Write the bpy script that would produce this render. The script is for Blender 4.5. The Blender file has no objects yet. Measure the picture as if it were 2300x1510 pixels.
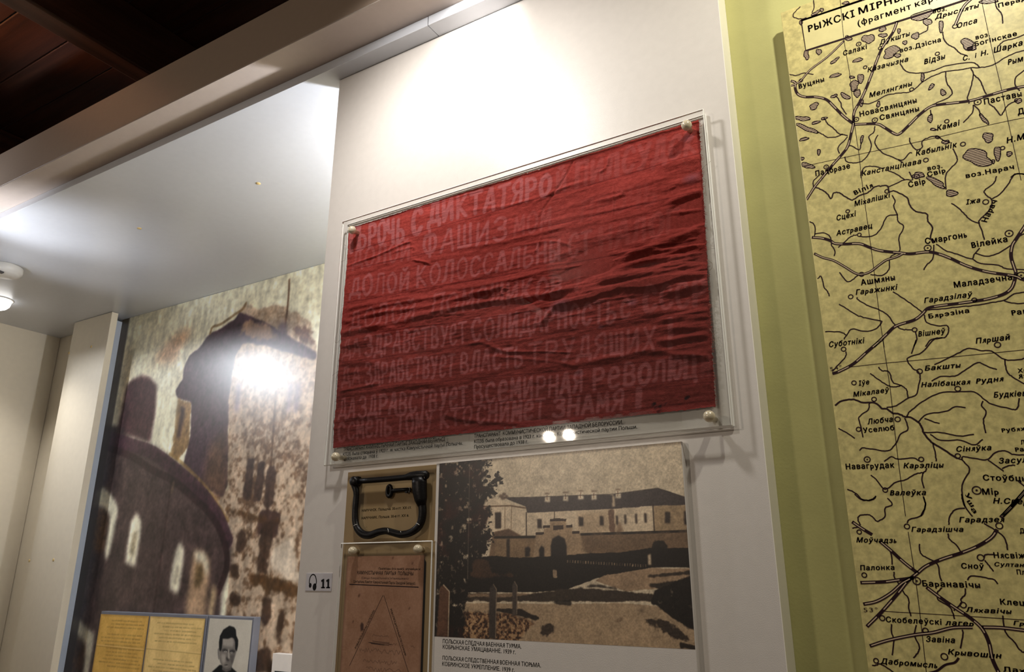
import bpy, bmesh, math, random
import numpy as np
from mathutils import Vector, Matrix
from mathutils.geometry import tessellate_polygon
random.seed(7); rng = np.random.default_rng(7)
S = bpy.context.scene
COL = S.collection

# ------------------------------------------------------------------ camera
F_PX = 1677.0; PITCH = math.radians(17.75); YAW = math.radians(31.1)
CAM = np.array([0.0, -1.1, 1.6])
cam = bpy.data.cameras.new('camera'); cam_o = bpy.data.objects.new('camera', cam); COL.objects.link(cam_o)
cam.sensor_fit = 'HORIZONTAL'; cam.sensor_width = 36.0; cam.lens = 36.0*F_PX/2300.0
cam.clip_start = 0.01; cam.clip_end = 60
cam_o.location = CAM.tolist(); cam_o.rotation_euler = (math.pi/2+PITCH, 0, YAW)
S.camera = cam_o
S.cycles.transparent_max_bounces = 32      # clear sheets stand one behind another

# ------------------------------------------------------------------ world, exposure
S.view_settings.view_transform = 'Standard'; S.view_settings.look = 'None'
S.view_settings.gamma = 1.0; S.view_settings.use_curve_mapping = False
S.view_settings.exposure = 0.0
w = bpy.data.worlds.new('hall_ambient'); S.world = w; w.use_nodes = True
w.node_tree.nodes['Background'].inputs[0].default_value = (0.62, 0.53, 0.43, 1)
w.node_tree.nodes['Background'].inputs[1].default_value = 0.16

# ------------------------------------------------------------------ lamps of the hall and the niche, plus added glow spots
def lamp(name, kind, loc, aim, power, col=(1, 1, 1), size=0.05, angle=60, blend=0.6, size_y=None):
    l = bpy.data.lights.new(name, kind); o = bpy.data.objects.new(name, l); COL.objects.link(o)
    o.location = loc
    d = Vector(aim)-Vector(loc); o.rotation_euler = d.to_track_quat('-Z', 'Y').to_euler()
    l.energy = power; l.color = col
    if kind == 'SPOT':
        l.spot_size = math.radians(angle); l.spot_blend = blend; l.shadow_soft_size = size
    elif kind == 'AREA':
        l.size = size
        if size_y: l.shape = 'RECTANGLE'; l.size_y = size_y
    else:
        l.shadow_soft_size = size
    return o
WARM = (1.0, 0.85, 0.70); NEUT = (1.0, 0.965, 0.92); COOL = (0.91, 0.94, 1.0)
lamp('spotlight_panel', 'SPOT', (-0.84, -0.42, 2.757), (-0.74, 0, 2.12), 20, NEUT, 0.04, 140, 0.9)
lamp('cornice_spotlight', 'SPOT', (-0.72, -0.122, 2.742), (-0.74, 0, 2.70), 1.5, NEUT, 0.018, 100, 0.7)
lamp('spotlight_map', 'SPOT', (0.18, -0.41, 2.83), (0.05, 0, 2.3), 23, (1.0, 0.96, 0.82), 0.02, 140, 1.0)
lamp('niche_lamp_behind_panel', 'POINT', (-0.86, 0.38, 2.50), (0, 0, 0), 36, COOL, 0.03)
lamp('niche_spotlight', 'SPOT', (-3.50, 0.39, 2.71), (-3.45, 0.42, 1.0), 40, NEUT, 0.03, 110, 1.0)
lamp('hall_spotlight_niche', 'SPOT', (-4.15, -0.81, 2.96), (-2.4, 0.8, 2.2), 95, COOL, 0.06, 70, 1.0)
lamp('added_spot_niche_edge', 'SPOT', (-2.75, -0.22, 2.40), (-2.60, 0.02, 2.745), 15, COOL, 0.03, 70, 1.0)  # added spot aimed up, makes the glow at the ceiling's front edge
lamp('added_spot_niche_middle', 'SPOT', (-3.05, -0.20, 2.30), (-2.80, 0.30, 2.745), 10, COOL, 0.05, 55, 1.0)  # second added spot, for the broad soft glow further into the ceiling
lamp('hall_spotlight_far', 'SPOT', (-3.1, -4.7, 2.76), (-1.0, 0.0, 1.7), 52, WARM, 0.038, 60, 0.8)
lamp('hall_spotlight_far', 'SPOT', (-2.93, -4.75, 2.77), (-0.6, 0.0, 1.7), 52, WARM, 0.038, 60, 0.8)
lamp('hall_lamp_left', 'POINT', (-4.6, -0.9, 2.75), (0, 0, 0), 2.5, (1.0, 0.72, 0.5), 0.06)
lamp('added_warm_spot', 'SPOT', (-3.1, -0.9, 2.95), (-2.30, -0.38, 3.25), 60, (1.0, 0.48, 0.22), 0.05, 42, 1.0)  # added unseen spot for the orange glow on the timber ceiling

# ------------------------------------------------------------------ tools
TH, YW = PITCH, YAW
FW = np.array([-math.sin(YW)*math.cos(TH), math.cos(YW)*math.cos(TH), math.sin(TH)])
RT = np.array([math.cos(YW), math.sin(YW), 0.0]); UP = np.cross(RT, FW)
def P(Y, pts):
    """points of the photograph's frame laid on the wall plane y=Y, as (X, Z)"""
    p = np.atleast_2d(np.array(pts, float))
    r = (p[:, :1]-1150)*RT+(755-p[:, 1:2])*UP+F_PX*FW
    t = (Y-CAM[1])/r[:, 1:2]
    q = CAM+r*t
    return q[:, [0, 2]]
def K(crop, pts):
    x0, y0, s = crop
    p = np.atleast_2d(np.array(pts, float)); return np.stack([x0+p[:, 0]/s, y0+p[:, 1]/s], 1)
def lin(c):
    c = np.asarray(c, float)/255.0
    return np.where(c <= 0.04045, c/12.92, ((c+0.055)/1.055)**2.4)
def rgb(r, g, b): return tuple(lin((r, g, b)))+(1.0,)

def mat(name, color, rough=0.6, metal=0.0, spec=0.5, var=0.0, scale=20.0, bump=0.0, bscale=200.0, emit=None, estr=0, paint=False, stretch=None, coat=0.0):
    m = bpy.data.materials.new(name); m.use_nodes = True; nt = m.node_tree; b = nt.nodes['Principled BSDF']
    b.inputs['Roughness'].default_value = rough; b.inputs['Metallic'].default_value = metal
    b.inputs['Specular IOR Level'].default_value = spec
    b.inputs['Coat Weight'].default_value = coat
    tc = nt.nodes.new('ShaderNodeTexCoord'); mp = nt.nodes.new('ShaderNodeMapping'); nt.links.new(tc.outputs['Object'], mp.inputs[0])
    if stretch: mp.inputs['Scale'].default_value = stretch
    src = None
    if paint:
        a = nt.nodes.new('ShaderNodeAttribute'); a.attribute_name = 'paint'; src = a.outputs['Color']
    if var > 0 or not paint:
        n = nt.nodes.new('ShaderNodeTexNoise'); n.inputs['Scale'].default_value = scale; n.inputs['Detail'].default_value = 6
        nt.links.new(mp.outputs[0], n.inputs['Vector'])
        mr = nt.nodes.new('ShaderNodeMapRange'); mr.inputs['From Min'].default_value = 0.3; mr.inputs['From Max'].default_value = 0.7
        mr.inputs['To Min'].default_value = 1-var; mr.inputs['To Max'].default_value = 1+var
        nt.links.new(n.outputs['Fac'], mr.inputs['Value'])
        mx = nt.nodes.new('ShaderNodeVectorMath'); mx.operation = 'SCALE'
        if src is None: mx.inputs[0].default_value = color[:3]
        else: nt.links.new(src, mx.inputs[0])
        nt.links.new(mr.outputs[0], mx.inputs['Scale']); src = mx.outputs[0]
    nt.links.new(src, b.inputs['Base Color'])
    if bump > 0:
        n2 = nt.nodes.new('ShaderNodeTexNoise'); n2.inputs['Scale'].default_value = bscale; n2.inputs['Detail'].default_value = 4
        nt.links.new(mp.outputs[0], n2.inputs['Vector'])
        bp = nt.nodes.new('ShaderNodeBump'); bp.inputs['Strength'].default_value = bump; bp.inputs['Distance'].default_value = 0.001
        nt.links.new(n2.outputs['Fac'], bp.inputs['Height']); nt.links.new(bp.outputs[0], b.inputs['Normal'])
    if emit:
        b.inputs['Emission Color'].default_value = emit; b.inputs['Emission Strength'].default_value = estr
    return m

def clear_mat(name, tint, gloss=0.06, rough=0.02):
    m = bpy.data.materials.new(name); m.use_nodes = True; nt = m.node_tree; nt.nodes.remove(nt.nodes['Principled BSDF'])
    out = nt.nodes['Material Output']
    t = nt.nodes.new('ShaderNodeBsdfTransparent'); t.inputs[0].default_value = tint
    g = nt.nodes.new('ShaderNodeBsdfGlossy'); g.inputs['Roughness'].default_value = rough
    lw = nt.nodes.new('ShaderNodeLayerWeight'); lw.inputs['Blend'].default_value = 0.5
    pw = nt.nodes.new('ShaderNodeMath'); pw.operation = 'POWER'; pw.inputs[1].default_value = 5; nt.links.new(lw.outputs['Facing'], pw.inputs[0])
    f = nt.nodes.new('ShaderNodeMath'); f.operation = 'MULTIPLY_ADD'; f.inputs[1].default_value = 0.8; f.inputs[2].default_value = gloss*0.5; nt.links.new(pw.outputs[0], f.inputs[0])
    mx = nt.nodes.new('ShaderNodeMixShader'); nt.links.new(f.outputs[0], mx.inputs[0])
    nt.links.new(t.outputs[0], mx.inputs[1]); nt.links.new(g.outputs[0], mx.inputs[2]); nt.links.new(mx.outputs[0], out.inputs[0])
    return m

M = {}
M['panel'] = mat('white_laminate', rgb(226, 219, 212), 0.34, spec=0.5, var=0.02, scale=60, bump=0.22, bscale=900)
M['panel_edge'] = mat('cream_edge_band', rgb(255, 250, 236), 0.6)
M['niche'] = mat('niche_laminate', rgb(208, 211, 218), 0.30, spec=0.55, var=0.015, scale=50, bump=0.08, bscale=400)
M['side'] = mat('cream_wall_panel', rgb(226, 216, 196), 0.5, var=0.02, scale=40, bump=0.15, bscale=350)
M['bluegrey'] = mat('blue_grey_edge', rgb(182, 191, 206), 0.5, var=0.02)
M['fascia'] = mat('cornice_laminate', rgb(168, 148, 130), 0.42, var=0.02, scale=60, bump=0.2, bscale=400)
M['soffit'] = mat('cornice_underside', rgb(196, 182, 172), 0.7, var=0.02, scale=60, bump=0.15, bscale=400)
M['green'] = mat('green_wall_paint', rgb(190, 186, 124), 0.75, var=0.06, scale=14, bump=0.25, bscale=260)
M['wood'] = mat('dark_wood', rgb(74, 40, 24), 0.45, var=0.35, scale=5, stretch=(0.6, 9, 9), bump=0.2, bscale=40)
M['woodb'] = mat('dark_beam_wood', rgb(84, 52, 36), 0.45, var=0.4, scale=5, stretch=(9, 0.6, 9), bump=0.2, bscale=40)
M['floor'] = mat('floor_boards', rgb(120, 92, 66), 0.4, var=0.2, scale=4)
M['brown'] = mat('brown_mount_board', rgb(160, 134, 94), 0.7, var=0.03, scale=50)
M['iron'] = mat('black_iron', rgb(24, 22, 22), 0.38, metal=0.5, var=0.3, scale=80, bump=0.3, bscale=300)
M['ink'] = mat('black_ink', rgb(22, 19, 19), 0.7, spec=0.2)
M['mapink'] = mat('map_ink', rgb(40, 17, 23), 0.75, spec=0.2)
M['wire'] = mat('nylon_wire', rgb(225, 222, 215), 0.3)
M['pearl'] = mat('pearl_knob', rgb(222, 208, 180), 0.22, metal=0.12, var=0.12, scale=60)
M['acr'] = clear_mat('clear_acrylic', (0.985, 0.988, 0.985, 1), 0.06)
M['acredge'] = mat('acrylic_edge', rgb(250, 248, 242), 0.5, spec=0.6)
M['film'] = clear_mat('caption_film', (0.97, 0.967, 0.96, 1), 0.02, 0.25)
M['white'] = mat('white_plastic', rgb(226, 224, 220), 0.35)
M['grey'] = mat('dark_grey_plastic', rgb(62, 60, 62), 0.5)
M['cap'] = mat('beige_screw_cap', rgb(214, 188, 130), 0.5)
M['label'] = mat('white_label_paper', rgb(206, 202, 206), 0.6, var=0.01)
M['frame'] = mat('grey_frame_board', rgb(112, 114, 124), 0.5, var=0.05)
M['lamp'] = mat('lit_diffuser', rgb(255, 255, 255), 0.4, emit=(1, 0.98, 0.95, 1), estr=4)
M['thread'] = mat('loose_red_thread', rgb(178, 92, 78), 0.9)
M['thread_pale'] = mat('pale_thread', rgb(150, 130, 110), 0.9)
M['paint_matte'] = mat('printed_photo', (1, 1, 1), 0.33, paint=True, spec=0.5)
M['paint_gloss'] = mat('printed_mural', (1, 1, 1), 0.29, paint=True, spec=0.5, bump=0.05, bscale=300)
M['paint_paper'] = mat('aged_paper', (1, 1, 1), 0.8, paint=True, spec=0.2)

def tag(o, label=None, cat=None, group=None, kind=None):
    if label: o['label'] = label
    if cat: o['category'] = cat
    if group: o['group'] = group
    if kind: o['kind'] = kind
    return o
def empty(name, loc):
    o = bpy.data.objects.new(name, None); COL.objects.link(o); o.location = loc; o.empty_display_size = 0.02; return o
def link(name, me, m=None, parent=None):
    o = bpy.data.objects.new(name, me); COL.objects.link(o)
    if m is not None:
        for q in (m if isinstance(m, (list, tuple)) else [m]): me.materials.append(q)
    if parent is not None:
        o.parent = parent; o.matrix_parent_inverse = Matrix.Translation(-Vector(parent.location))
        # parents here are unrotated and at top level, parts keep world coordinates
        if parent.parent is not None: o.matrix_parent_inverse = Matrix.Identity(4)
    return o
class MB:
    """gathers simple solids into ONE mesh"""
    def __init__(s): s.v = []; s.f = []; s.mi = []; s.sm = []
    def add(s, vs, fs, mi=0, sm=False):
        b = len(s.v); s.v += [tuple(map(float, q)) for q in vs]
        for q in fs: s.f.append([b+i for i in q]); s.mi.append(mi); s.sm.append(sm)
    def box(s, x0, x1, y0, y1, z0, z1, mi=0, bev=0.0):
        if bev <= 0:
            vs = [(x, y, z) for z in (z0, z1) for y in (y0, y1) for x in (x0, x1)]
            s.add(vs, [(0, 2, 3, 1), (4, 5, 7, 6), (0, 1, 5, 4), (2, 6, 7, 3), (0, 4, 6, 2), (1, 3, 7, 5)], mi)
        else:
            bm = bmesh.new(); bmesh.ops.create_cube(bm, size=1)
            for v in bm.verts:
                v.co = Vector(((x0+x1)/2+v.co.x*(x1-x0), (y0+y1)/2+v.co.y*(y1-y0), (z0+z1)/2+v.co.z*(z1-z0)))
            bmesh.ops.bevel(bm, geom=bm.edges[:], offset=bev, segments=2, affect='EDGES', profile=0.5)
            bm.verts.ensure_lookup_table()
            s.add([v.co[:] for v in bm.verts], [[v.index for v in f.verts] for f in bm.faces], mi); bm.free()
    def prism(s, xz, y0, y1, mi=0, mside=None):
        n = len(xz); vs = [(p[0], y0, p[1]) for p in xz]+[(p[0], y1, p[1]) for p in xz]
        s.add(vs, [list(range(n)), list(range(2*n-1, n-1, -1))], mi)
        s.add(vs, [(i, n+i, n+(i+1) % n, (i+1) % n) for i in range(n)], mi if mside is None else mside)
    def tube(s, pts, r, n=10, mi=0, flat=1.0, caps=True):
        pts = [Vector(p) for p in pts]; rr = r if isinstance(r, (list, tuple, np.ndarray)) else [r]*len(pts)
        vs = []; N = len(pts)
        for i, p in enumerate(pts):
            d = (pts[min(i+1, N-1)]-pts[max(i-1, 0)]).normalized()
            a = Vector((0, 1, 0)) if abs(d.y) < 0.9 else Vector((1, 0, 0))
            u = d.cross(a).normalized(); v = u.cross(d).normalized()
            for k in range(n):
                t = 2*math.pi*k/n; vs.append(p+u*(math.cos(t)*rr[i])+v*(math.sin(t)*rr[i]*flat))
        fs = [(i*n+k, i*n+(k+1) % n, (i+1)*n+(k+1) % n, (i+1)*n+k) for i in range(N-1) for k in range(n)]
        if caps: fs += [list(range(n)), list(range((N-1)*n+n-1, (N-1)*n-1, -1))]
        s.add(vs, fs, mi, True)
    def lathe(s, prof, c, axis='-Y', n=24, mi=0):
        vs = []
        for r, h in prof:
            for k in range(n):
                t = 2*math.pi*k/n; a, b = r*math.cos(t), r*math.sin(t)
                vs.append((c[0]+a, c[1]-h, c[2]+b) if axis == '-Y' else (c[0]+a, c[1]+b, c[2]-h))
        m = len(prof); fs = [(i*n+k, i*n+(k+1) % n, (i+1)*n+(k+1) % n, (i+1)*n+k) for i in range(m-1) for k in range(n)]
        fs += [list(range(n)), list(range((m-1)*n, m*n))]
        s.add(vs, fs, mi, True)
    def build(s, name, m, parent=None):
        me = bpy.data.meshes.new(name); me.from_pydata(s.v, [], s.f)
        me.polygons.foreach_set('material_index', s.mi); me.polygons.foreach_set('use_smooth', s.sm)
        me.update(); o = link(name, me, m, parent)
        bm = bmesh.new(); bm.from_mesh(me); bmesh.ops.recalc_face_normals(bm, faces=bm.faces[:]); bm.to_mesh(me); bm.free()
        return o

# ---- flat print: lettering, ribbons
_cap = None
_tcache = {}
def shapes(body):
    key = body; shear = 0
    if key in _tcache: return _tcache[key]
    c = bpy.data.curves.new('lettering', 'FONT'); c.body = body; c.size = 1; c.shear = shear; c.resolution_u = 3; c.fill_mode = 'NONE'
    o = bpy.data.objects.new('lettering', c); me = o.to_mesh()
    v = np.zeros(len(me.vertices)*3); me.vertices.foreach_get('co', v); v = v.reshape(-1, 3)[:, :2].copy()
    nxt = {}
    for e in me.edges: nxt.setdefault(e.vertices[0], []).append(e.vertices[1]); nxt.setdefault(e.vertices[1], []).append(e.vertices[0])
    o.to_mesh_clear(); bpy.data.objects.remove(o); bpy.data.curves.remove(c)
    seen = set(); loops = []
    for i in range(len(v)):
        if i in seen or i not in nxt: continue
        L = [i]; seen.add(i); cur = i
        while True:
            k = [j for j in nxt[cur] if j not in seen]
            if not k: break
            k = cur+1 if cur+1 in k else k[0]
            L.append(k); seen.add(k); cur = k
        if len(L) > 2: loops.append(L)
    def sa(L): p = v[L]; q = np.roll(p, -1, 0); return 0.5*float((p[:, 0]*q[:, 1]-q[:, 0]*p[:, 1]).sum())
    def inside(pt, L):
        p = v[L]; q = np.roll(p, -1, 0); k = (p[:, 1] > pt[1]) != (q[:, 1] > pt[1])
        if not k.any(): return False
        p, q = p[k], q[k]; return bool((pt[0] < (q[:, 0]-p[:, 0])*(pt[1]-p[:, 1])/(q[:, 1]-p[:, 1])+p[:, 0]).sum() % 2)
    A_ = [sa(L) for L in loops]
    if not loops: return v, []
    holes = {}; isin = set()
    for i, a_ in enumerate(A_):
        c_ = [k for k in range(len(A_)) if A_[k]*a_ < 0 and abs(A_[k]) > abs(a_) and all(inside(v[j], loops[k]) for j in loops[i][::3])]
        if c_: holes.setdefault(min(c_, key=lambda k: abs(A_[k])), []).append(i); isin.add(i)
    outer = [i for i in range(len(A_)) if i not in isin]
    f = []
    for i in outer:
        idx = list(loops[i]); pl_ = [[Vector((*v[j], 0)) for j in loops[i]]]
        for h_ in holes.get(i, []): idx += loops[h_]; pl_.append([Vector((*v[j], 0)) for j in loops[h_]])
        for t_ in tessellate_polygon(pl_): f.append([idx[t_[0]], idx[t_[1]], idx[t_[2]]])
    _tcache[key] = (v, f); return v, f
_adv = {}
def advance(ch):
    if ch not in _adv:
        _adv[ch] = shapes('H'+ch+'H')[0][:, 0].max()-shapes('HH')[0][:, 0].max()
    return _adv[ch]
_one = {}
def one(ch):
    """one letter as (verts, faces, advance); soft sign, yery and ya are made from P, I and R"""
    if ch in _one: return _one[ch]
    k = 0.745 if ch in 'ьыя' else 1.0
    if ch == ' ': r = (np.zeros((0, 2)), [], advance(' '))
    elif ch in 'ЬьЫы':
        v, f = shapes('P'); v = v.copy(); v[:, 1] = v[:, 1].max()-v[:, 1]; v *= (0.95*k, k) ; f = list(f); ad = advance('P')*0.95*k
        if ch in 'Ыы':
            v2, f2 = shapes('I'); v2 = v2*k; v2 = v2+[v[:, 0].max()+0.10*k-v2[:, 0].min(), 0]; f = f+[[i+len(v) for i in q] for q in f2]; v = np.vstack([v, v2]); ad = v[:, 0].max()+0.08*k
        r = (v, f, ad)
    elif ch in 'Яя':
        v, f = shapes('R'); v = v.copy(); v[:, 0] = v[:, 0].max()-v[:, 0]+0.03; r = (v*(0.97*k, k), f, advance('R')*0.97*k)
    else:
        c2 = {'Р': 'P', 'р': 'p', 'Х': 'X', 'х': 'x', 'В': 'B'}.get(ch, ch); v, f = shapes(c2); r = (v, f, advance(c2))
    _one[ch] = r; return r
def glyphs(body, bold, shear, track=0.0):
    x = 0.0; V = []; Fc = []; n = 0
    for ch in body:
        v, f, ad = one(ch)
        if len(v): V.append(v+[x, 0]); Fc += [[i+n for i in q] for q in f]; n += len(v)
        x += ad+track
    if not V: return np.zeros((0, 2)), []
    V = np.vstack(V); V = np.column_stack([V[:, 0]+shear*V[:, 1], V[:, 1]]); return V, Fc
def cap_h():
    global _cap
    if _cap is None: _cap = glyphs('Н', 0, 0)[0][:, 1].max()
    return _cap
def catmull(pts, n=5):
    p = np.array(pts, float)
    if len(p) < 3: return p
    q = np.vstack([2*p[0]-p[1], p, 2*p[-1]-p[-2]]); out = []
    for i in range(1, len(q)-2):
        for t in np.linspace(0, 1, n, endpoint=False):
            out.append(0.5*((2*q[i])+(-q[i-1]+q[i+1])*t+(2*q[i-1]-5*q[i]+4*q[i+1]-q[i+2])*t*t+(-q[i-1]+3*q[i]-3*q[i+1]+q[i+2])*t**3))
    out.append(q[-2]); return np.array(out)
class Print:
    xmin = -99.0
    """flat ink shapes on the plane y = Y"""
    def __init__(s, Y): s.Y = Y; s.v = []; s.f = []; s.n = 0
    def add(s, xz, faces):
        s.v.append(np.column_stack([np.maximum(xz[:, 0], s.xmin), np.full(len(xz), s.Y), xz[:, 1]])); s.f += [[i+s.n for i in q] for q in faces]; s.n += len(xz)
    def text(s, body, a, b, h, crop=(0, 0, 1), bold=0.02, shear=0.0, track=0.0):
        v, f = glyphs(body, 0.0, shear, track)
        if len(v) == 0: return
        A, B = P(s.Y, K(crop, [a, b])); H = P(s.Y, K(crop, [(a[0], a[1]-h)]))[0]
        x0, x1 = v[:, 0].min(), v[:, 0].max(); u = (B-A)/(x1-x0)
        d = (B-A)/np.linalg.norm(B-A); hh = np.linalg.norm(H-A)
        w2 = np.array([-d[1], d[0]])*hh/cap_h()
        for k_ in ((0, 0),) if bold <= 0 else ((-bold, 0), (bold, 0), (0, bold*0.7), (0, -bold*0.7)):
            s.add(A+(v[:, :1]+k_[0]-x0)*u+(v[:, 1:2]+k_[1])*w2, f)
    def ribbon(s, xz, wid):
        p = np.asarray(xz, float); d = np.gradient(p, axis=0) if len(p) > 2 else np.repeat((p[1:]-p[:1]), 2, 0)
        d /= np.linalg.norm(d, axis=1)[:, None]+1e-12; n = np.column_stack([-d[:, 1], d[:, 0]])*wid/2
        v = np.empty((2*len(p), 2)); v[0::2] = p+n; v[1::2] = p-n
        s.add(v, [(2*i, 2*i+1, 2*i+3, 2*i+2) for i in range(len(p)-1)])
    def line(s, pts, wid, crop=(0, 0, 1), smooth=True, jit=0.0):
        q = K(crop, pts)
        if smooth: q = catmull(q)
        if jit: q = q+rng.normal(0, jit, q.shape)
        s.ribbon(P(s.Y, q), wid)
    def ring(s, c, r, wid, crop=(0, 0, 1), dot=False):
        C0 = P(s.Y, K(crop, [c]))[0]; t = np.linspace(0, 2*math.pi, 21)
        p = C0+np.column_stack([np.cos(t), np.sin(t)])*r; n = np.column_stack([np.cos(t), np.sin(t)])*wid/2
        v = np.empty((42, 2)); v[0::2] = p+n; v[1::2] = p-n
        s.add(v, [(2*i, 2*i+1, 2*i+3, 2*i+2) for i in range(20)])
        if dot: s.disc(C0, r*0.28)
    def disc(s, C0, r, n=12, ry=None):
        t = np.linspace(0, 2*math.pi, n, endpoint=False)
        s.add(np.asarray(C0)+np.column_stack([np.cos(t)*r, np.sin(t)*(ry or r)]), [list(range(n))])
    def poly(s, xz): s.add(np.asarray(xz, float), [list(range(len(xz)))])
    def build(s, name, m, parent=None):
        me = bpy.data.meshes.new(name); me.from_pydata(np.vstack(s.v).tolist(), [], s.f); me.update(); return link(name, me, m, parent)

# ---- painting on a fine vertex grid
def blur(a, r):
    r = int(round(r))
    if r < 1: return a
    for ax in (0, 1):
        for _ in range(2):
            pad = [(0, 0)]*a.ndim; pad[ax] = (r+1, r); c = np.cumsum(np.pad(a, pad, mode='edge'), axis=ax)
            n = a.shape[ax]; hi = np.take(c, np.arange(2*r+1, 2*r+1+n), axis=ax); lo = np.take(c, np.arange(0, n), axis=ax)
            a = (hi-lo)/(2*r+1)
    return a
def noise(nz, nx, cells, seed=0, octs=4, ax=1.0, az=1.0):
    r = np.random.default_rng(seed); out = np.zeros((nz, nx)); amp = 1; tot = 0
    for o in range(octs):
        gx = max(2, int(cells*ax*2**o)+1); gz = max(2, int(cells*az*nz/nx*2**o)+1)
        g = r.random((gz+1, gx+1)); x = np.linspace(0, gx-1e-6, nx); z = np.linspace(0, gz-1e-6, nz)
        xi = x.astype(int); zi = z.astype(int); fx = x-xi; fz = (z-zi)[:, None]; fx = fx*fx*(3-2*fx); fz = fz*fz*(3-2*fz)
        a = g[zi][:, xi]; b = g[zi][:, xi+1]; c = g[zi+1][:, xi]; d = g[zi+1][:, xi+1]
        out += amp*((a*(1-fx)+b*fx)*(1-fz)+(c*(1-fx)+d*fx)*fz); tot += amp; amp *= 0.6
    return out/tot-0.5
class Canvas:
    def __init__(s, Y, x0, x1, z0, z1, nx, col):
        s.ragf = 60; s.rags = 3; s.Y, s.x0, s.x1, s.z0, s.z1 = Y, x0, x1, z0, z1; s.nx = nx; s.nz = max(2, int(nx*(z1-z0)/(x1-x0)))
        s.a = np.tile(np.array(col, float), (s.nz, nx, 1)); s.cell = (x1-x0)/(nx-1)
    def g(s, crop, pts):
        q = P(s.Y, K(crop, pts)); return np.column_stack([(q[:, 0]-s.x0)/(s.x1-s.x0)*(s.nx-1), (q[:, 1]-s.z0)/(s.z1-s.z0)*(s.nz-1)])
    def mask(s, gp):
        x = np.arange(s.nx); z = np.arange(s.nz); m = np.zeros((s.nz, s.nx), bool)
        n = len(gp); b0 = int(max(0, math.floor(gp[:, 1].min()))); b1 = int(min(s.nz-1, math.ceil(gp[:, 1].max())))
        if b1 < b0: return m.astype(float)
        zz = z[b0:b1+1, None]; sub = np.zeros((b1-b0+1, s.nx), bool)
        for i in range(n):
            xa, za = gp[i]; xb, zb = gp[(i+1) % n]
            if za == zb: continue
            cr = (za > zz) != (zb > zz)
            sub ^= cr & (x[None] < (xb-xa)*(zz-za)/(zb-za)+xa)
        m[b0:b1+1] = sub; return m.astype(float)
    def comp(s, m, col, al=1.0):
        m = (m*al)[..., None]; s.a = s.a*(1-m)+np.array(col, float)*m
    def poly(s, pts, col, soft=1, al=1.0, crop=(0, 0, 1), smooth=False, rag=0.0, seed=1):
        gp = s.g(crop, pts)
        if smooth: gp = catmull(np.vstack([gp, gp[:1]]))
        m = s.mask(gp)
        m = blur(m, soft)
        if rag: m = np.clip((m-0.5+rag*noise(s.nz, s.nx, s.ragf, seed, 4))*s.rags+0.5, 0, 1)*(m > 0.02)
        s.comp(m, col, al)
    def line(s, pts, wid, col, al=1.0, crop=(0, 0, 1), smooth=True, wids=None):
        gp = s.g(crop, pts)
        if smooth: gp = catmull(gp)
        s.comp(s.stroke(gp, wid/s.cell), col, al)
    def stroke(s, gp, wc, m=None):
        if m is None: m = np.zeros((s.nz, s.nx))
        for i in range(len(gp)-1):
            a, b = gp[i], gp[i+1]; r = wc/2+1.5
            x0 = int(max(0, min(a[0], b[0])-r)); x1 = int(min(s.nx-1, max(a[0], b[0])+r)); z0 = int(max(0, min(a[1], b[1])-r)); z1 = int(min(s.nz-1, max(a[1], b[1])+r))
            if x1 < x0 or z1 < z0: continue
            X, Z = np.meshgrid(np.arange(x0, x1+1), np.arange(z0, z1+1)); d = b-a; L = d@d+1e-9
            t = np.clip(((X-a[0])*d[0]+(Z-a[1])*d[1])/L, 0, 1); D = np.hypot(X-a[0]-t*d[0], Z-a[1]-t*d[1])
            sub = m[z0:z1+1, x0:x1+1]; np.maximum(sub, np.clip(wc/2+0.5-D, 0, 1), out=sub)
        return m
    def build(s, name, m, parent=None, disp=None, keep=None):
        x = np.linspace(s.x0, s.x1, s.nx); z = np.linspace(s.z0, s.z1, s.nz); X, Z = np.meshgrid(x, z)
        return grid_mesh(name, X, np.full_like(X, s.Y), Z, s.a, m, parent)
def grid_mesh(name, X, Y, Z, colors, m, parent=None, smooth=False):
    nz, nx = X.shape; me = bpy.data.meshes.new(name); n = nx*nz
    me.vertices.add(n); me.vertices.foreach_set('co', np.column_stack([X.ravel(), Y.ravel(), Z.ravel()]).astype(np.float32).ravel())
    i = np.arange(n).reshape(nz, nx); q = np.stack([i[:-1, :-1], i[:-1, 1:], i[1:, 1:], i[1:, :-1]], -1).reshape(-1, 4); nf = len(q)
    me.loops.add(nf*4); me.loops.foreach_set('vertex_index', q.ravel().astype(np.int32))
    me.polygons.add(nf); me.polygons.foreach_set('loop_start', np.arange(0, nf*4, 4, dtype=np.int32))
    if smooth: me.polygons.foreach_set('use_smooth', np.ones(nf, bool))
    me.update(calc_edges=True)
    at = me.color_attributes.new('paint', 'FLOAT_COLOR', 'POINT'); c = lin(np.clip(colors, 0, 255)).reshape(-1, 3)
    at.data.foreach_set('color', np.column_stack([c, np.ones(n)]).astype(np.float32).ravel())
    return link(name, me, m, parent)

ZC = 2.7447      # niche ceiling height
# ================================================================== SETTING
def structure(name, mb, m, parent=None):
    o = mb.build(name, m, parent)
    if parent is None: o['kind'] = 'structure'
    return o
mb = MB(); mb.box(-5.2, 1.6, -2.6, 1.0, -0.05, 0.0); structure('floor', mb, M['floor'])
mb = MB(); mb.box(-0.30, 1.45, 0.052, 0.14, 0, 3.30); structure('wall_right', mb, M['green'])
mb = MB(); mb.box(-3.90, -0.30, 0.812, 0.87, 0, 3.30); structure('wall_back', mb, M['side'])
mb = MB(); mb.box(-3.90, -3.83, -0.05, 0.81, 0, ZC); structure('wall_left', mb, M['side'])
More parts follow.
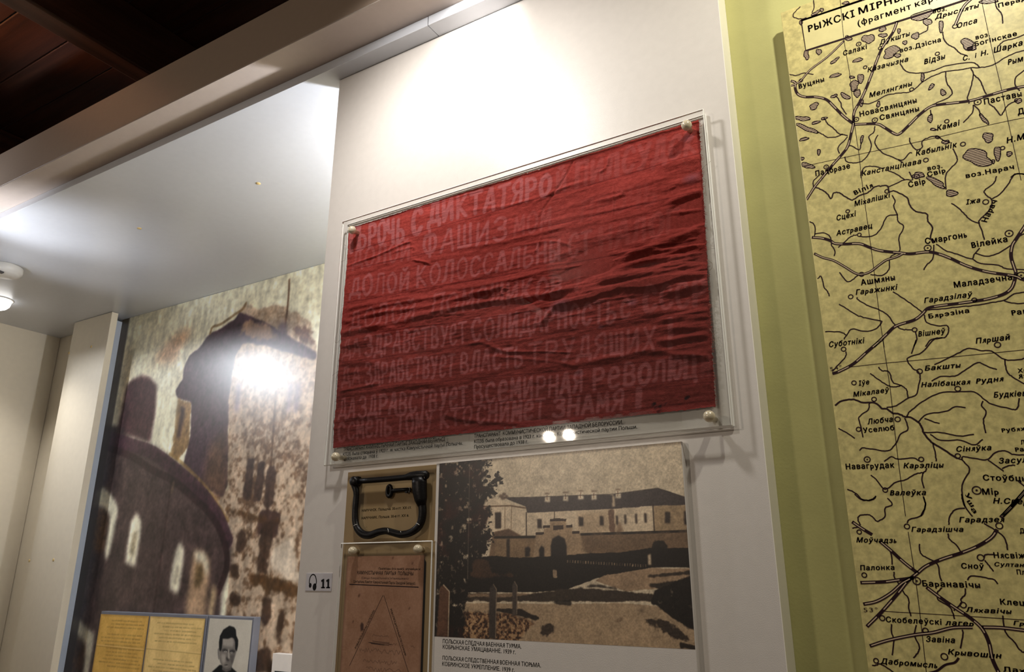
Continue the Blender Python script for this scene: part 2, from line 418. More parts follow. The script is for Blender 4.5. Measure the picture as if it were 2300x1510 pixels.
# niche ceiling: two laminate boards with a fine joint between them, closed in behind the panel
nc = empty('ceiling', (-2.2, 0.3, ZC)); nc['kind'] = 'structure'
for xa, xb in ((-3.90, -0.8545), (-0.8530, 0.12)):
    mb = MB(); mb.box(xa, xb, -0.041, 0.052 if xa > -1 else 0.81, ZC, ZC+0.024, bev=0.0006); mb.build('ceiling_board', M['niche'], nc)
mb = MB(); mb.box(-0.8530, -0.30, 0.052, 0.81, ZC, ZC+0.024); mb.build('ceiling_board', M['niche'], nc)
mb = MB(); mb.box(-0.32, -0.30, 0.055, 0.81, 0, ZC); structure('wall_inner', mb, M['side'])
# cornice over the niche
c1 = MB(); c1.box(-4.6, 0.6, -0.133, -0.02, ZC+0.0275, ZC+0.160, bev=0.001); structure('trim_1', c1, M['fascia'])
c1 = MB(); c1.box(-4.6, 0.6, -0.1325, -0.022, ZC+0.0245, ZC+0.0272); structure('trim_2', c1, M['soffit'])
# dark timber ceiling above
TC = 3.25
tc = empty('ceiling', (-2.5, -0.6, TC)); tc['kind'] = 'structure'
y = -2.6; k = 0
while y < 0.9:
    wd = 0.155; mb = MB(); mb.box(-6.2, 1.6, y+0.004, y+wd, TC+random.uniform(0, .004), TC+0.03, bev=0.003); mb.build('plank', M['wood'], tc); y += wd
def onz(z, x, y):
    r = (x-1150)*RT+(755-y)*UP+F_PX*FW; t = (z-CAM[2])/r[2]; return CAM+r*t
ZBM = 3.06
xa = onz(ZBM, 310, 187)[0]; xb = onz(ZBM, 341, 168)[0]
for dx in (0, -1.05, 1.30):
    mb = MB(); mb.box(xa+dx, xb+dx, -2.6, 0.81, ZBM, TC, bev=0.006); mb.build('beam', M['woodb'], tc)

# left side of the niche: cream board on edge filler, with four cover caps
ub = empty('upright_board', (-3.37, 0.76, 0))
tag(ub, 'tall cream upright board left of the sepia mural, fixed by four beige caps', 'board')
mb = MB(); mb.box(-3.517, -3.216, 0.705, 0.735, 0, ZC-0.002, bev=0.001); mb.build('front_board', M['side'], ub)
mb = MB(); mb.box(-3.50, -3.286, 0.735, 0.81, 0, ZC-0.012); f = mb.build('edge_filler', M['bluegrey'], ub); f['label'] = 'blue-grey side edge'
for px in ((155, 793), (205, 779), (66, 1260), (120, 1258)):
    q = P(0.705, [px])[0]; mb = MB(); mb.lathe([(0.0065, 0), (0.0065, 0.0008), (0.005, 0.0018), (0.001, 0.002)], (q[0], 0.705, q[1]), n=16); mb.build('screw_cap', M['cap'], ub)
# cover caps in the niche ceiling
for px in ((580, 412), (313, 513)):
    q = onz(ZC, *px); mb = MB(); mb.lathe([(0.0075, 0), (0.0072, 0.0012), (0.004, 0.0022), (0.001, 0.0024)], (q[0], q[1], ZC), axis='Z', n=18); mb.build('screw_cap', M['cap'], nc)

# smoke detector
q = onz(ZC-0.012, 9, 606)
sd = empty('smoke_detector', (q[0], q[1], ZC)); tag(sd, 'round white smoke detector on the niche ceiling at the left edge', 'smoke detector')
mb = MB(); mb.lathe([(0.062, 0), (0.064, 0.004), (0.064, 0.022), (0.058, 0.031), (0.044, 0.035), (0.004, 0.037)], (q[0], q[1], ZC), axis='Z', n=40); mb.build('housing', M['white'], sd)
mb = MB(); mb.box(q[0]+0.022, q[0]+0.040, q[1]-0.032, q[1]-0.014, ZC-0.040, ZC-0.030, bev=0.001); mb.build('sensor_window', M['grey'], sd)
mb = MB(); mb.box(q[0]+0.006, q[0]+0.016, q[1]-0.056, q[1]-0.049, ZC-0.034, ZC-0.026, bev=0.001); mb.build('vent_slot', M['grey'], sd)
# recessed lamp
q = onz(ZC, -2, 673)
dl = empty('recessed_lamp', (q[0], q[1], ZC)); tag(dl, 'glowing round recessed lamp in the niche ceiling', 'lamp')
mb = MB(); mb.lathe([(0.056, 0), (0.056, 0.002), (0.050, 0.004), (0.049, 0.001)], (q[0], q[1], ZC), axis='Z', n=36); mb.build('trim_ring', M['white'], dl)
mb = MB(); mb.lathe([(0.046, 0.0), (0.047, 0.012), (0.044, 0.026), (0.034, 0.038), (0.018, 0.046), (0.002, 0.048)], (q[0], q[1], ZC), axis='Z', n=32); mb.build('diffuser', M['lamp'], dl)

# ================================================================== MURAL
cv = Canvas(0.80, -3.286, -1.55, 1.10, ZC-0.001, 620, (236, 231, 206))
n1 = noise(cv.nz, cv.nx, 90, 3, 4); n2 = noise(cv.nz, cv.nx, 9, 4, 4); n3 = noise(cv.nz, cv.nx, 130, 5, 3)
cv.a += (n2*40)[..., None]*np.array([0.8, 1, 1.2]); cv.a += (n1*38)[..., None]
A = (0, 0, 1)
DK = (62, 44, 46); PU = (72, 54, 62); BR = (112, 86, 56); LB = (190, 170, 148)
cv.poly([(345, 812), (360, 790), (400, 750), (425, 738), (428, 752), (400, 790), (395, 812)], (190, 145, 110), 9, 0.75, smooth=True)
cv.poly([(283, 760), (300, 800), (292, 860), (270, 950), (262, 940)], (170, 150, 120), 8, 0.5)
# sunlit tower front, speckled
tower = [(553, 681), (585, 695), (618, 683), (640, 694), (672, 705), (699, 727), (707, 765), (716, 800), (720, 900), (712, 1200), (700, 1520), (495, 1520), (521, 1205), (505, 1165), (470, 1110), (512, 1100), (512, 900), (544, 712), (535, 700)]
cv.poly(tower, LB, 3, 1.0, rag=1.2)
tm = blur(cv.mask(cv.g(A, tower)), 3)
Zn = np.linspace(0, 1, cv.nz)[:, None]
sp = np.clip((n1*5+n2*2.0+n3*1.5+0.28), 0, 1)*np.clip(1.6-Zn*1.25, 0.12, 1)
cv.comp(tm*sp, (82, 60, 42), 0.85)
cv.comp(tm*np.clip(n3*5-0.4, 0, 1), (236, 214, 190), 0.5)
# shaded tower side
cv.poly([(540, 700), (529, 716), (497, 738), (468, 751), (453, 777), (425, 799), (412, 829), (412, 851), (393, 879), (401, 896), (430, 905), (428, 980), (412, 1047), (458, 1093), (500, 1120), (512, 1090), (513, 900), (528, 800), (545, 770), (590, 775), (710, 812), (713, 792), (640, 750), (596, 724)], PU, 3, 1.0, rag=0.5)
cv.poly([(470, 1000), (512, 960), (513, 1095), (495, 1125), (455, 1090)], BR, 8, 0.6)
cv.poly([(550, 715), (600, 730), (628, 760), (560, 762), (540, 740)], (160, 132, 104), 5, 0.75, rag=1.2)
cv.poly([(660, 735), (700, 735), (706, 775), (670, 770)], (92, 66, 56), 4, 0.8, rag=1.5)
cv.poly([(398, 896), (430, 902), (424, 1000), (400, 1036), (384, 1022), (392, 960)], (140, 112, 74), 3, 0.95, rag=1.0)
cv.poly([(408, 912), (416, 915), (406, 985), (397, 985)], DK, 2, 0.8)
cv.line([(650, 629), (649, 655), (645, 700), (640, 735)], 0.010, (104, 76, 54), 0.95)
cv.line([(553, 681), (545, 695), (530, 705), (497, 728), (478, 735), (472, 750)], 0.012, (120, 94, 60), 0.8)
cv.poly([(628, 725), (640, 722), (648, 745), (640, 765), (622, 760)], PU, 4, 0.9)
for xx in (532, 648, 665): cv.poly([(xx, 860), (xx+11, 860), (xx+4, 925), (xx-6, 925)], (90, 76, 96), 3, 0.7)
cv.line([(620, 880), (612, 1000), (600, 1150), (590, 1300)], 0.012, (84, 62, 44), 0.75)
# windows of the tower
for a_, b_, c_, d_ in ((556, 1030, 17, 92), (580, 1040, 16, 90), (602, 1048, 22, 92)):
    cv.poly([(a_, b_), (a_+c_, b_), (a_+c_-10, b_+d_), (a_-12, b_+d_)], (66, 50, 42), 3, 0.9, rag=0.9)
cv.poly([(585, 1145), (632, 1150), (622, 1210), (575, 1200)], (62, 44, 38), 4, 0.9, rag=1)
for pts in ([(502, 1137), (560, 1155), (640, 1172), (640, 1180), (560, 1168), (505, 1150)], [(560, 1290), (620, 1295), (672, 1322), (668, 1345), (600, 1325), (560, 1310)]):
    cv.poly(pts, (74, 52, 30), 4, 0.85, rag=1)
for pts in ([(535, 1190), (555, 1190), (548, 1245), (528, 1240)], [(590, 1170), (620, 1170), (600, 1290), (575, 1285)], [(520, 1265), (540, 1268), (534, 1300), (516, 1295)],
            [(518, 1330), (545, 1335), (540, 1365), (514, 1358)], [(592, 1345), (612, 1350), (604, 1410), (588, 1400)], [(628, 1370), (640, 1372), (628, 1460), (618, 1455)], [(575, 1465), (605, 1450), (620, 1510), (565, 1510)]):
    cv.poly(pts, (58, 42, 32), 4, 0.85, rag=1)
cv.poly([(612, 1235), (660, 1200), (675, 1310), (625, 1290), (608, 1270)], (226, 214, 196), 4, 0.7, rag=1)
# dark apse with its chimney
cv.poly([(338, 985), (382, 1026), (392, 960), (399, 900), (370, 880), (352, 880), (349, 926)], (243, 238, 210), 3, 0.9)
cv.poly([(284, 868), (297, 853), (318, 843), (335, 846), (352, 866), (349, 926), (338, 995), (262, 970), (272, 930)], (76, 52, 54), 3)
apse = [(225, 957), (268, 957), (296, 985), (333, 996), (382, 1024), (412, 1047), (458, 1093), (481, 1124), (505, 1165), (521, 1205), (519, 1269), (500, 1329), (495, 1379), (480, 1520), (100, 1520), (180, 1100)]
cv.poly(apse, (74, 60, 58), 3)
cv.line([(382, 1020), (412, 1043), (458, 1089), (481, 1120), (512, 1170)], 0.014, (150, 122, 72), 0.7)
cv.line([(235, 980), (296, 1000), (345, 1018), (400, 1060), (450, 1105), (490, 1160), (512, 1215)], 0.055, (66, 42, 52), 0.8)
cv.line([(235, 1003), (296, 1026), (342, 1056), (389, 1080), (430, 1114), (470, 1152), (500, 1205), (510, 1270), (490, 1330)], 0.03, (42, 26, 28), 0.75)
cv.line([(385, 1085), (372, 1180), (355, 1300), (342, 1400)], 0.012, (50, 34, 34), 0.6)
cv.line([(390, 1085), (386, 1105)], 0.016, (120, 100, 80), 0.6)
W = (234, 228, 204)
cv.poly([(216, 1103), (233, 1097), (250, 1112), (260, 1130), (264, 1155), (245, 1248), (235, 1243), (246, 1165), (238, 1148), (222, 1138), (208, 1140)], W, 3, 1, smooth=True)
cv.poly([(212, 1145), (232, 1143), (242, 1162), (232, 1240), (205, 1235)], (110, 80, 48), 5, 0.7)
cv.poly([(307, 1152), (318, 1172), (316, 1200), (304, 1274), (281, 1264), (290, 1200), (295, 1170)], W, 3, 1)
cv.poly([(301, 1195), (308, 1195), (300, 1250), (292, 1245)], (120, 104, 74), 3, 0.7)
cv.poly([(405, 1217), (413, 1235), (411, 1270), (400, 1336), (381, 1322), (386, 1280), (394, 1238)], W, 3, 1)
cv.poly([(397, 1272), (403, 1272), (396, 1315), (390, 1312)], (150, 140, 120), 2, 0.7)
cv.poly([(440, 1236), (460, 1242), (471, 1275), (456, 1400), (417, 1400), (428, 1290), (434, 1245)], (190, 160, 130), 4, 0.95, smooth=True)
cv.poly([(436, 1238), (460, 1243), (469, 1270), (464, 1300), (455, 1265), (440, 1260)], W, 3, 0.9)
cv.poly([(441, 1268), (455, 1268), (458, 1295), (448, 1320), (435, 1320)], (96, 78, 48), 3, 0.8)
cv.poly([(478, 1312), (488, 1325), (476, 1395), (466, 1390), (472, 1340)], (200, 176, 140), 3, 0.9)
cv.poly([(155, 1395), (173, 1385), (190, 1405), (212, 1425), (206, 1470), (196, 1520), (186, 1520), (192, 1450), (165, 1420), (150, 1420)], W, 3, 0.95)
cv.poly([(160, 1425), (185, 1440), (190, 1460), (180, 1515), (130, 1515)], (90, 64, 40), 6, 0.75)
nf = noise(cv.nz, cv.nx, 220, 6, 2); n5 = noise(cv.nz, cv.nx, 40, 16, 3)
lum = cv.a.mean(2)/255; kk = (1.2-lum)[..., None]; cv.a *= 1+(n1*0.30+nf*0.36+n5*0.30)[..., None]*kk*1.5
st = noise(cv.nz, cv.nx, 70, 26, 3, 1.0, 0.25); cv.a *= (1+st*0.35)[..., None]*(1.15-lum*0.15)[..., None]
cv.a = 255*(np.clip(cv.a, 0, 255)/255)**1.12
cv.a = blur(cv.a, 1)*0.7+cv.a*0.3
# shade of the upright board painted as a dark strip at the left end
mm = np.clip((0.055-np.linspace(0, cv.x1-cv.x0, cv.nx))/0.012+0.5, 0, 1)[None]*np.ones((cv.nz, 1)); cv.comp(mm, (58, 44, 30), 0.8)
mu = empty('mural', (-2.4, 0.81, 1.1)); tag(mu, 'large sepia mural of a church covering the back of the niche', 'mural')
cv.Y = 0.7995
cv.build('printed_sheet', M['paint_gloss'], mu)
mb = MB(); mb.box(-3.286, -1.55, 0.80, 0.81, 1.10, ZC-0.001); mb.build('backing_board', M['panel'], mu)

# ---- framed papers in front of the mural
def sheet(name, Y, x0, x1, z0, z1, nx, col, parent, fn):
    c = Canvas(Y, x0, x1, z0, z1, nx, col); fn(c); return c.build(name, M['paint_paper'], parent)
YF = 0.77
def fr(pts): return P(YF, pts)
a = fr([(228, 1373), (466, 1386), (571, 1391)]); zt = a[0, 1]; x_l = a[0, 0]; x_m = a[1, 0]; x_r = a[2, 0]
zb = zt-0.36
df = empty('document_frame', (x_l, 0.80, zb)); tag(df, 'grey frame holding two yellowed typed sheets on the mural', 'frame')
mb = MB(); mb.box(x_l, x_m, YF, 0.799, zb, zt, bev=0.002); mb.build('frame_board', M['frame'], df)
def typed(seed, fold):
    def fn(c):
        n = noise(c.nz, c.nx, 6, seed, 4); c.a += (n*46)[..., None]*np.array([1, 1, 0.8]); f = noise(c.nz, c.nx, 60, seed+9, 2); c.a += (f*16)[..., None]
        r = np.random.default_rng(seed)
        for k in range(24):
            zz = c.nz*(0.93-0.037*k)
            if zz < 3 or r.random() < 0.12: continue
            xx = c.nx*r.uniform(0.08, 0.3)
            while xx < c.nx*r.uniform(0.8, 0.96):
                L = r.uniform(4, 14); m = c.stroke(np.array([[xx, zz], [xx+L, zz+r.uniform(-.4, .4)]]), 2.6); c.comp(m, (120, 92, 46), 0.16+0.2*r.random()); xx += L+r.uniform(2.5, 5)
        m = c.stroke(np.array([[0, c.nz*fold], [c.nx, c.nz*(fold-0.012)]]), 2.0); c.comp(m, (235, 205, 140), 0.5)
        m = c.stroke(np.array([[0, c.nz*fold-2], [c.nx, c.nz*(fold-0.012)-2]]), 1.5); c.comp(m, (130, 96, 44), 0.35)
        e = np.minimum(np.minimum(np.arange(c.nx), c.nx-1-np.arange(c.nx))[None], (c.nz-1-np.arange(c.nz))[:, None]); c.comp(np.clip(1-e/5, 0, 1), (150, 112, 60), 0.5)
    return fn
b = fr([(227, 1381), (336, 1384), (338, 1384), (462, 1389)]); zs = b[1, 1]
sheet('typed_sheet', YF-0.0012, b[0, 0]+0.001, b[1, 0], zb+0.012, zt-0.011, 150, (222, 178, 92), df, typed(5, 0.66))
sheet('typed_sheet', YF-0.0012, b[2, 0]+0.001, b[3, 0], zb+0.012, zt-0.011, 170, (232, 200, 130), df, typed(6, 0.67))
pf = empty('portrait_frame', (x_m, 0.80, zb)); tag(pf, 'narrow grey frame with black and white portrait of a dark-haired man', 'frame')
mb = MB(); mb.box(x_m+0.004, x_r, YF, 0.799, zb, zt, bev=0.002); mb.build('frame_board', M['frame'], pf)
K4 = (440, 1370, 9.583)
b = fr([K(K4, [(305, 185)])[0], K(K4, [(1222, 235)])[0]])
c = Canvas(YF-0.0012, b[0, 0], b[1, 0], zb+0.012, b[0, 1], 260, (198, 192, 178)); c.a += (noise(c.nz, c.nx, 5, 8, 4)*14)[..., None]
HA = (24, 24, 24); SK = (168, 160, 150)
c.poly([(510, 1190), (340, 1345), (250, 1600), (200, 3600), (1150, 3600), (980, 1600), (880, 1345), (775, 1250), (740, 1180)], (20, 22, 22), 1.5, crop=K4)
c.poly([(575, 1190), (560, 1290), (650, 1345), (760, 1300), (775, 1200)], (90, 86, 82), 2, crop=K4)
c.poly([(470, 850), (500, 840), (510, 1050), (485, 1060), (470, 950)], (120, 116, 110), 1.5, crop=K4, smooth=True)
c.poly([(520, 560), (505, 750), (510, 950), (515, 1100), (560, 1200), (640, 1270), (720, 1260), (780, 1200), (830, 1050), (870, 900), (900, 720), (860, 580), (700, 560)], (120, 114, 108), 2, crop=K4, smooth=True)
c.poly([(570, 620), (790, 600), (820, 700), (790, 800), (700, 790), (580, 770)], SK, 4, 0.9, crop=K4)
c.poly([(540, 950), (640, 960), (650, 1090), (600, 1180), (555, 1120)], SK, 5, 0.9, crop=K4)
c.poly([(690, 850), (715, 850), (730, 1050), (690, 1060)], (176, 168, 158), 2, 0.8, crop=K4)
c.poly([(650, 1000), (700, 1060), (735, 1100), (680, 1110), (645, 1070)], (50, 48, 46), 3, 0.8, crop=K4)
c.poly([(740, 980), (830, 960), (800, 1120), (760, 1180), (740, 1080)], (88, 84, 80), 3, 0.8, crop=K4)
c.poly([(560, 860), (620, 835), (690, 870), (690, 900), (560, 890)], (40, 38, 38), 3, 0.85, crop=K4)
c.poly([(720, 880), (790, 860), (850, 880), (830, 930), (730, 920)], (40, 38, 38), 3, 0.85, crop=K4)
c.poly([(600, 900), (640, 885), (670, 905), (635, 925)], (205, 200, 190), 1, 0.9, crop=K4); c.poly([(740, 920), (775, 905), (800, 925), (770, 945)], (200, 194, 184), 1, 0.9, crop=K4)
c.poly([(620, 898), (640, 893), (648, 912), (630, 918)], (30, 28, 28), 1, 0.8, crop=K4); c.poly([(762, 915), (780, 912), (784, 932), (768, 936)], (30, 28, 28), 1, 0.8, crop=K4)
c.poly([(600, 1190), (660, 1180), (700, 1190), (650, 1205)], (40, 38, 36), 1, 0.9, crop=K4); c.poly([(625, 1205), (700, 1205), (680, 1228), (640, 1225)], (150, 142, 134), 1, 0.9, crop=K4)
c.poly([(500, 850), (497, 700), (520, 560), (590, 430), (720, 345), (820, 375), (860, 430), (870, 560), (912, 660), (905, 780), (880, 900), (845, 850), (845, 700), (820, 620), (770, 595), (690, 628), (575, 620), (570, 720), (550, 860), (520, 900)], HA, 1.5, crop=K4)
c.a += (noise(c.nz, c.nx, 90, 18, 2)*10)[..., None]
c.build('portrait_print', M['paint_paper'], pf)
# small print half hidden behind the panel
sp_ = fr([(612, 1468), (668, 1471)]); sf = empty('small_print', (sp_[0, 0], 0.80, sp_[0, 1]-0.2)); tag(sf, 'small white-bordered dark print half hidden behind the white panel', 'print')
mb = MB(); mb.box(sp_[0, 0], sp_[0, 0]+0.16, 0.772, 0.799, sp_[0, 1]-0.2, sp_[0, 1], bev=0.001); mb.build('mount', M['panel'], sf)
c = Canvas(0.7712, sp_[0, 0]+0.016, sp_[0, 0]+0.145, sp_[0, 1]-0.18, sp_[0, 1]-0.052, 60, (26, 28, 27)); c.a += np.clip(noise(c.nz, c.nx, 20, 3, 3)*60-8, 0, 60)[..., None]
c.build('print_image', M['paint_paper'], sf)

# ================================================================== PANEL
XL, XR = -1.1515, -0.2425
dp = empty('display_panel', (XL, 0.05, 0)); tag(dp, 'tall white laminate display panel carrying the red banner and prison photograph', 'panel')
mb = MB(); mb.box(XL, XR, 0.0, 0.018, 0, ZC-0.0012, mi=0); mb.build('front_sheet', M['panel'], dp)
mb = MB(); mb.box(XL+0.0, XR-0.001, 0.0185, 0.0515, 0, ZC-0.002, mi=0); mb.build('core', M['panel_edge'], dp)
mb = MB(); mb.box(XR, XR+0.001, 0.0, 0.0515, 0, ZC-0.0015); mb.build('edge_band', M['panel_edge'], dp)

# headphone number label
KH = (680, 1240, 12.58)
t = P(0, K(KH, [(110, 598), (852, 598), (808, 1110), (92, 1105)]))
hl = empty('audio_guide_label', (t[3, 0], 0, t[3, 1])); tag(hl, 'small white label with headphones symbol and number 11', 'label')
x0, x1 = (t[0, 0]+t[3, 0])/2, (t[1, 0]+t[2, 0])/2; z0, z1 = t[2:, 1].mean(), t[:2, 1].mean()
mb = MB(); mb.box(x0, x1, -0.0012, 0.0, z0, z1, bev=0.0004); mb.build('plate', M['label'], hl)
pr = Print(-0.0013)
for dx in (0, 143):
    pr.poly(P(-0.0016, K(KH, [(548+dx, 1027), (548+dx, 840), (520+dx, 860), (518+dx, 800), (575+dx, 765), (605+dx, 765), (596+dx, 1027)]))); pr.poly(P(-0.0016, K(KH, [(514+dx, 1030), (514+dx, 990), (625+dx, 990), (622+dx, 1030)])))
pr.line([(185, 900), (190, 800), (215, 710), (255, 655), (300, 640), (345, 670), (375, 750), (385, 850), (370, 930)], 0.0022, KH)
for cxy, rx, ry in (((207, 948), 0.0036, 0.0045), ((330, 992), 0.0050, 0.0066)):
    pr.disc(P(-0.0016, K(KH, [cxy]))[0], rx, 18, ry)
pr.build('printed_symbol', M['ink'], hl)

# ================================================================== ACRYLIC HOLDER
AF, AB = -0.0202, -0.0010        # front of front sheet, back of back sheet
ac = P(AF, [(768, 497), (1580, 243), (726, 1047), (1645, 957)])
ax0, ax1, az0, az1 = (ac[0, 0]+ac[2, 0])/2, (ac[1, 0]+ac[3, 0])/2, (ac[2, 1]+ac[3, 1])/2, (ac[0, 1]+ac[1, 1])/2
ah = empty('acrylic_holder', ((ax0+ax1)/2, 0, az0)); tag(ah, 'clear acrylic holder around the red banner, fixed by four pearly knobs', 'holder')
def acrylic(name, x0, x1, z0, z1, y0, y1, parent):
    mb = MB(); mb.box(x0, x1, y0, y1, z0, z1, bev=0.0017)
    for i, f in enumerate(mb.f):
        ys = {round(mb.v[j][1], 5) for j in f}; mb.mi[i] = 0 if len(ys) == 1 and len(f) == 4 and max(mb.v[j][0] for j in f)-min(mb.v[j][0] for j in f) > 0.05 and max(mb.v[j][2] for j in f)-min(mb.v[j][2] for j in f) > 0.05 else 1
    return mb.build(name, [M['acr'], M['acredge']], parent)
acrylic('front_sheet', ax0, ax1, az0, az1, AF, AF+0.004, ah)
acrylic('back_sheet', ax0+0.001, ax1-0.001, az0+0.001, az1-0.001, AB-0.004, AB, ah)
def knob(px, Yf, parent, r=0.0088, back=0.0):
    q = P(Yf-0.008, [px])[0]; mb = MB()
    mb.lathe([(r*0.55, back-0.0+0.0), (r*0.55, -Yf+back if back else -Yf), (r*0.9, -Yf+0.001), (r, -Yf+0.005), (r*0.94, -Yf+0.009), (r*0.7, -Yf+0.012), (r*0.35, -Yf+0.0138), (r*0.05, -Yf+0.0142)], (q[0], 0.0, q[1]), n=28)
    return mb.build('standoff_knob', M['pearl'], parent)
for px in ((789, 516), (1541, 280), (752, 1026), (1592, 935)): knob(px, AF, ah)

# ================================================================== BANNER
BY = -0.0068
BNX, BNZ = 820, 500
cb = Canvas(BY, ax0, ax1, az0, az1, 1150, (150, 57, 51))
cb.a *= np.linspace(0.72, 1.15, cb.nz)[:, None, None]   # lamp falloff painted in: cloth colour lighter towards its top edge
nb = noise(cb.nz, cb.nx, 10, 21, 5); cb.a += (nb*34)[..., None]*np.array([1, .6, .6]); cb.a += (noise(cb.nz, cb.nx, 200, 22, 2)*26)[..., None]*np.array([1, .6, .6])
cb.a += (noise(cb.nz, cb.nx, 6, 23, 2, 1, 12)*18)[..., None]*np.array([1, .5, .5])
LET = {
 'П': [[(.12, 0), (.12, 1)], [(.1, .97), (.88, 1)], [(.85, 1), (.85, 0)]], 'Р': [[(.15, 0), (.15, 1)], [(.15, .97), (.7, .97), (.88, .75), (.7, .5), (.15, .45)]],
 'О': [[(.5, 1), (.15, .8), (.1, .4), (.3, .03), (.6, 0), (.88, .3), (.88, .75), (.6, 1), (.5, 1)]], 'Ч': [[(.12, 1), (.15, .6), (.35, .48), (.8, .5)], [(.82, 1), (.78, 0)]],
 'Ь': [[(.15, 1), (.15, 0), (.6, 0), (.88, .2), (.7, .45), (.15, .5)]], 'С': [[(.88, .8), (.65, 1), (.3, .9), (.1, .5), (.25, .08), (.6, 0), (.88, .2)]],
 'Д': [[(.25, .12), (.4, .95), (.78, 1), (.8, .12)], [(.0, -.12), (.03, .12), (.98, .12), (.98, -.12)]], 'И': [[(.12, 1), (.14, 0), (.82, 1), (.85, 0)]],
 'К': [[(.15, 1), (.15, 0)], [(.85, 1), (.25, .5), (.88, 0)]], 'Т': [[(.05, .97), (.95, 1)], [(.5, 1), (.48, 0)]], 'А': [[(.05, 0), (.45, 1), (.6, 1), (.9, 0)], [(.2, .35), (.8, .35)]],
 'Я': [[(.82, 0), (.82, 1), (.35, .97), (.12, .75), (.35, .5), (.8, .5)], [(.45, .5), (.08, 0)]], 'Й': [[(.12, .9), (.14, 0), (.82, .9), (.85, 0)], [(.3, 1.12), (.5, 1.02), (.7, 1.14)]],
 'Ф': [[(.5, 1.08), (.5, -.08)], [(.5, .85), (.15, .8), (.08, .4), (.3, .12), (.7, .12), (.92, .45), (.8, .82), (.5, .85)]], 'Ш': [[(.08, 1), (.08, .05), (.92, .05), (.92, 1)], [(.5, 1), (.5, .05)]],
 'Щ': [[(.08, 1), (.08, .05), (.95, .05), (1., -.12)], [(.5, 1), (.5, .05)], [(.9, 1), (.9, .05)]], 'З': [[(.12, .85), (.4, 1), (.8, .9), (.75, .6), (.4, .53), (.85, .45), (.88, .12), (.45, 0), (.1, .15)]],
 'Л': [[(.02, .05), (.2, .1), (.35, 1), (.85, 1), (.85, 0)]], 'М': [[(.08, 0), (.15, 1), (.5, .3), (.85, 1), (.92, 0)]], 'Е': [[(.15, .52), (.8, .6), (.75, .95), (.4, 1), (.12, .6), (.2, .1), (.55, 0), (.88, .15)]],
 'В': [[(.15, 0), (.15, 1), (.65, .97), (.78, .75), (.6, .55), (.15, .52)], [(.6, .55), (.88, .3), (.7, 0), (.15, 0)]], 'Н': [[(.12, 1), (.12, 0)], [(.85, 1), (.85, 0)], [(.12, .5), (.85, .52)]],
 'Г': [[(.15, 0), (.15, 1), (.85, 1)]], 'Ы': [[(.1, 1), (.1, 0), (.45, .02), (.6, .22), (.45, .45), (.1, .48)], [(.88, 1), (.88, 0)]], 'У': [[(.1, 1), (.5, .45)], [(.88, 1), (.4, .05), (.15, 0)]],
 'Х': [[(.1, 1), (.88, 0)], [(.88, 1), (.1, 0)]], 'Ю': [[(.08, 1), (.08, 0)], [(.08, .5), (.35, .5)], [(.65, 1), (.38, .7), (.38, .3), (.65, 0), (.92, .3), (.92, .7), (.65, 1)]],
 'Ц': [[(.1, 1), (.1, .05), (.9, .05), (.95, -.15)], [(.8, 1), (.8, .05)]], '!': [[(.5, 1), (.5, .35)], [(.5, .1), (.5, .02)]], ' ': []}
lm = np.zeros((cb.nz, cb.nx)); R2 = random.Random(3)
def word(s, a, b, h, al=1.0, wd=0.0052):
    global lm
    n = len(s); q = np.linspace(0, 1, n+1); m = np.zeros((cb.nz, cb.nx))
    for i, ch in enumerate(s):
        ux0 = q[i]+(0.06/n); ux1 = q[i+1]-(0.14/n); dy = R2.uniform(-1.5, 1.5); hh = h*R2.uniform(0.93, 1.05); sl = R2.uniform(0.0, 0.14)
        for st in LET.get(ch, []):
            pts = []
            for (x, y) in st:
                t_ = ux0+(ux1-ux0)*(x+sl*y); X_ = a[0]+(b[0]-a[0])*t_; Yb = a[1]+(b[1]-a[1])*t_; pts.append((X_, Yb+dy-hh*y))
            g_ = cb.g(A, pts)
            if len(g_) > 2 and ch in 'РОЬСЯФЗЕВУЮЫ': g_ = catmull(g_)
            cb.stroke(g_, 1.35*wd*R2.uniform(0.85, 1.25)/cb.cell, m)
    lm = np.maximum(lm, m*al)
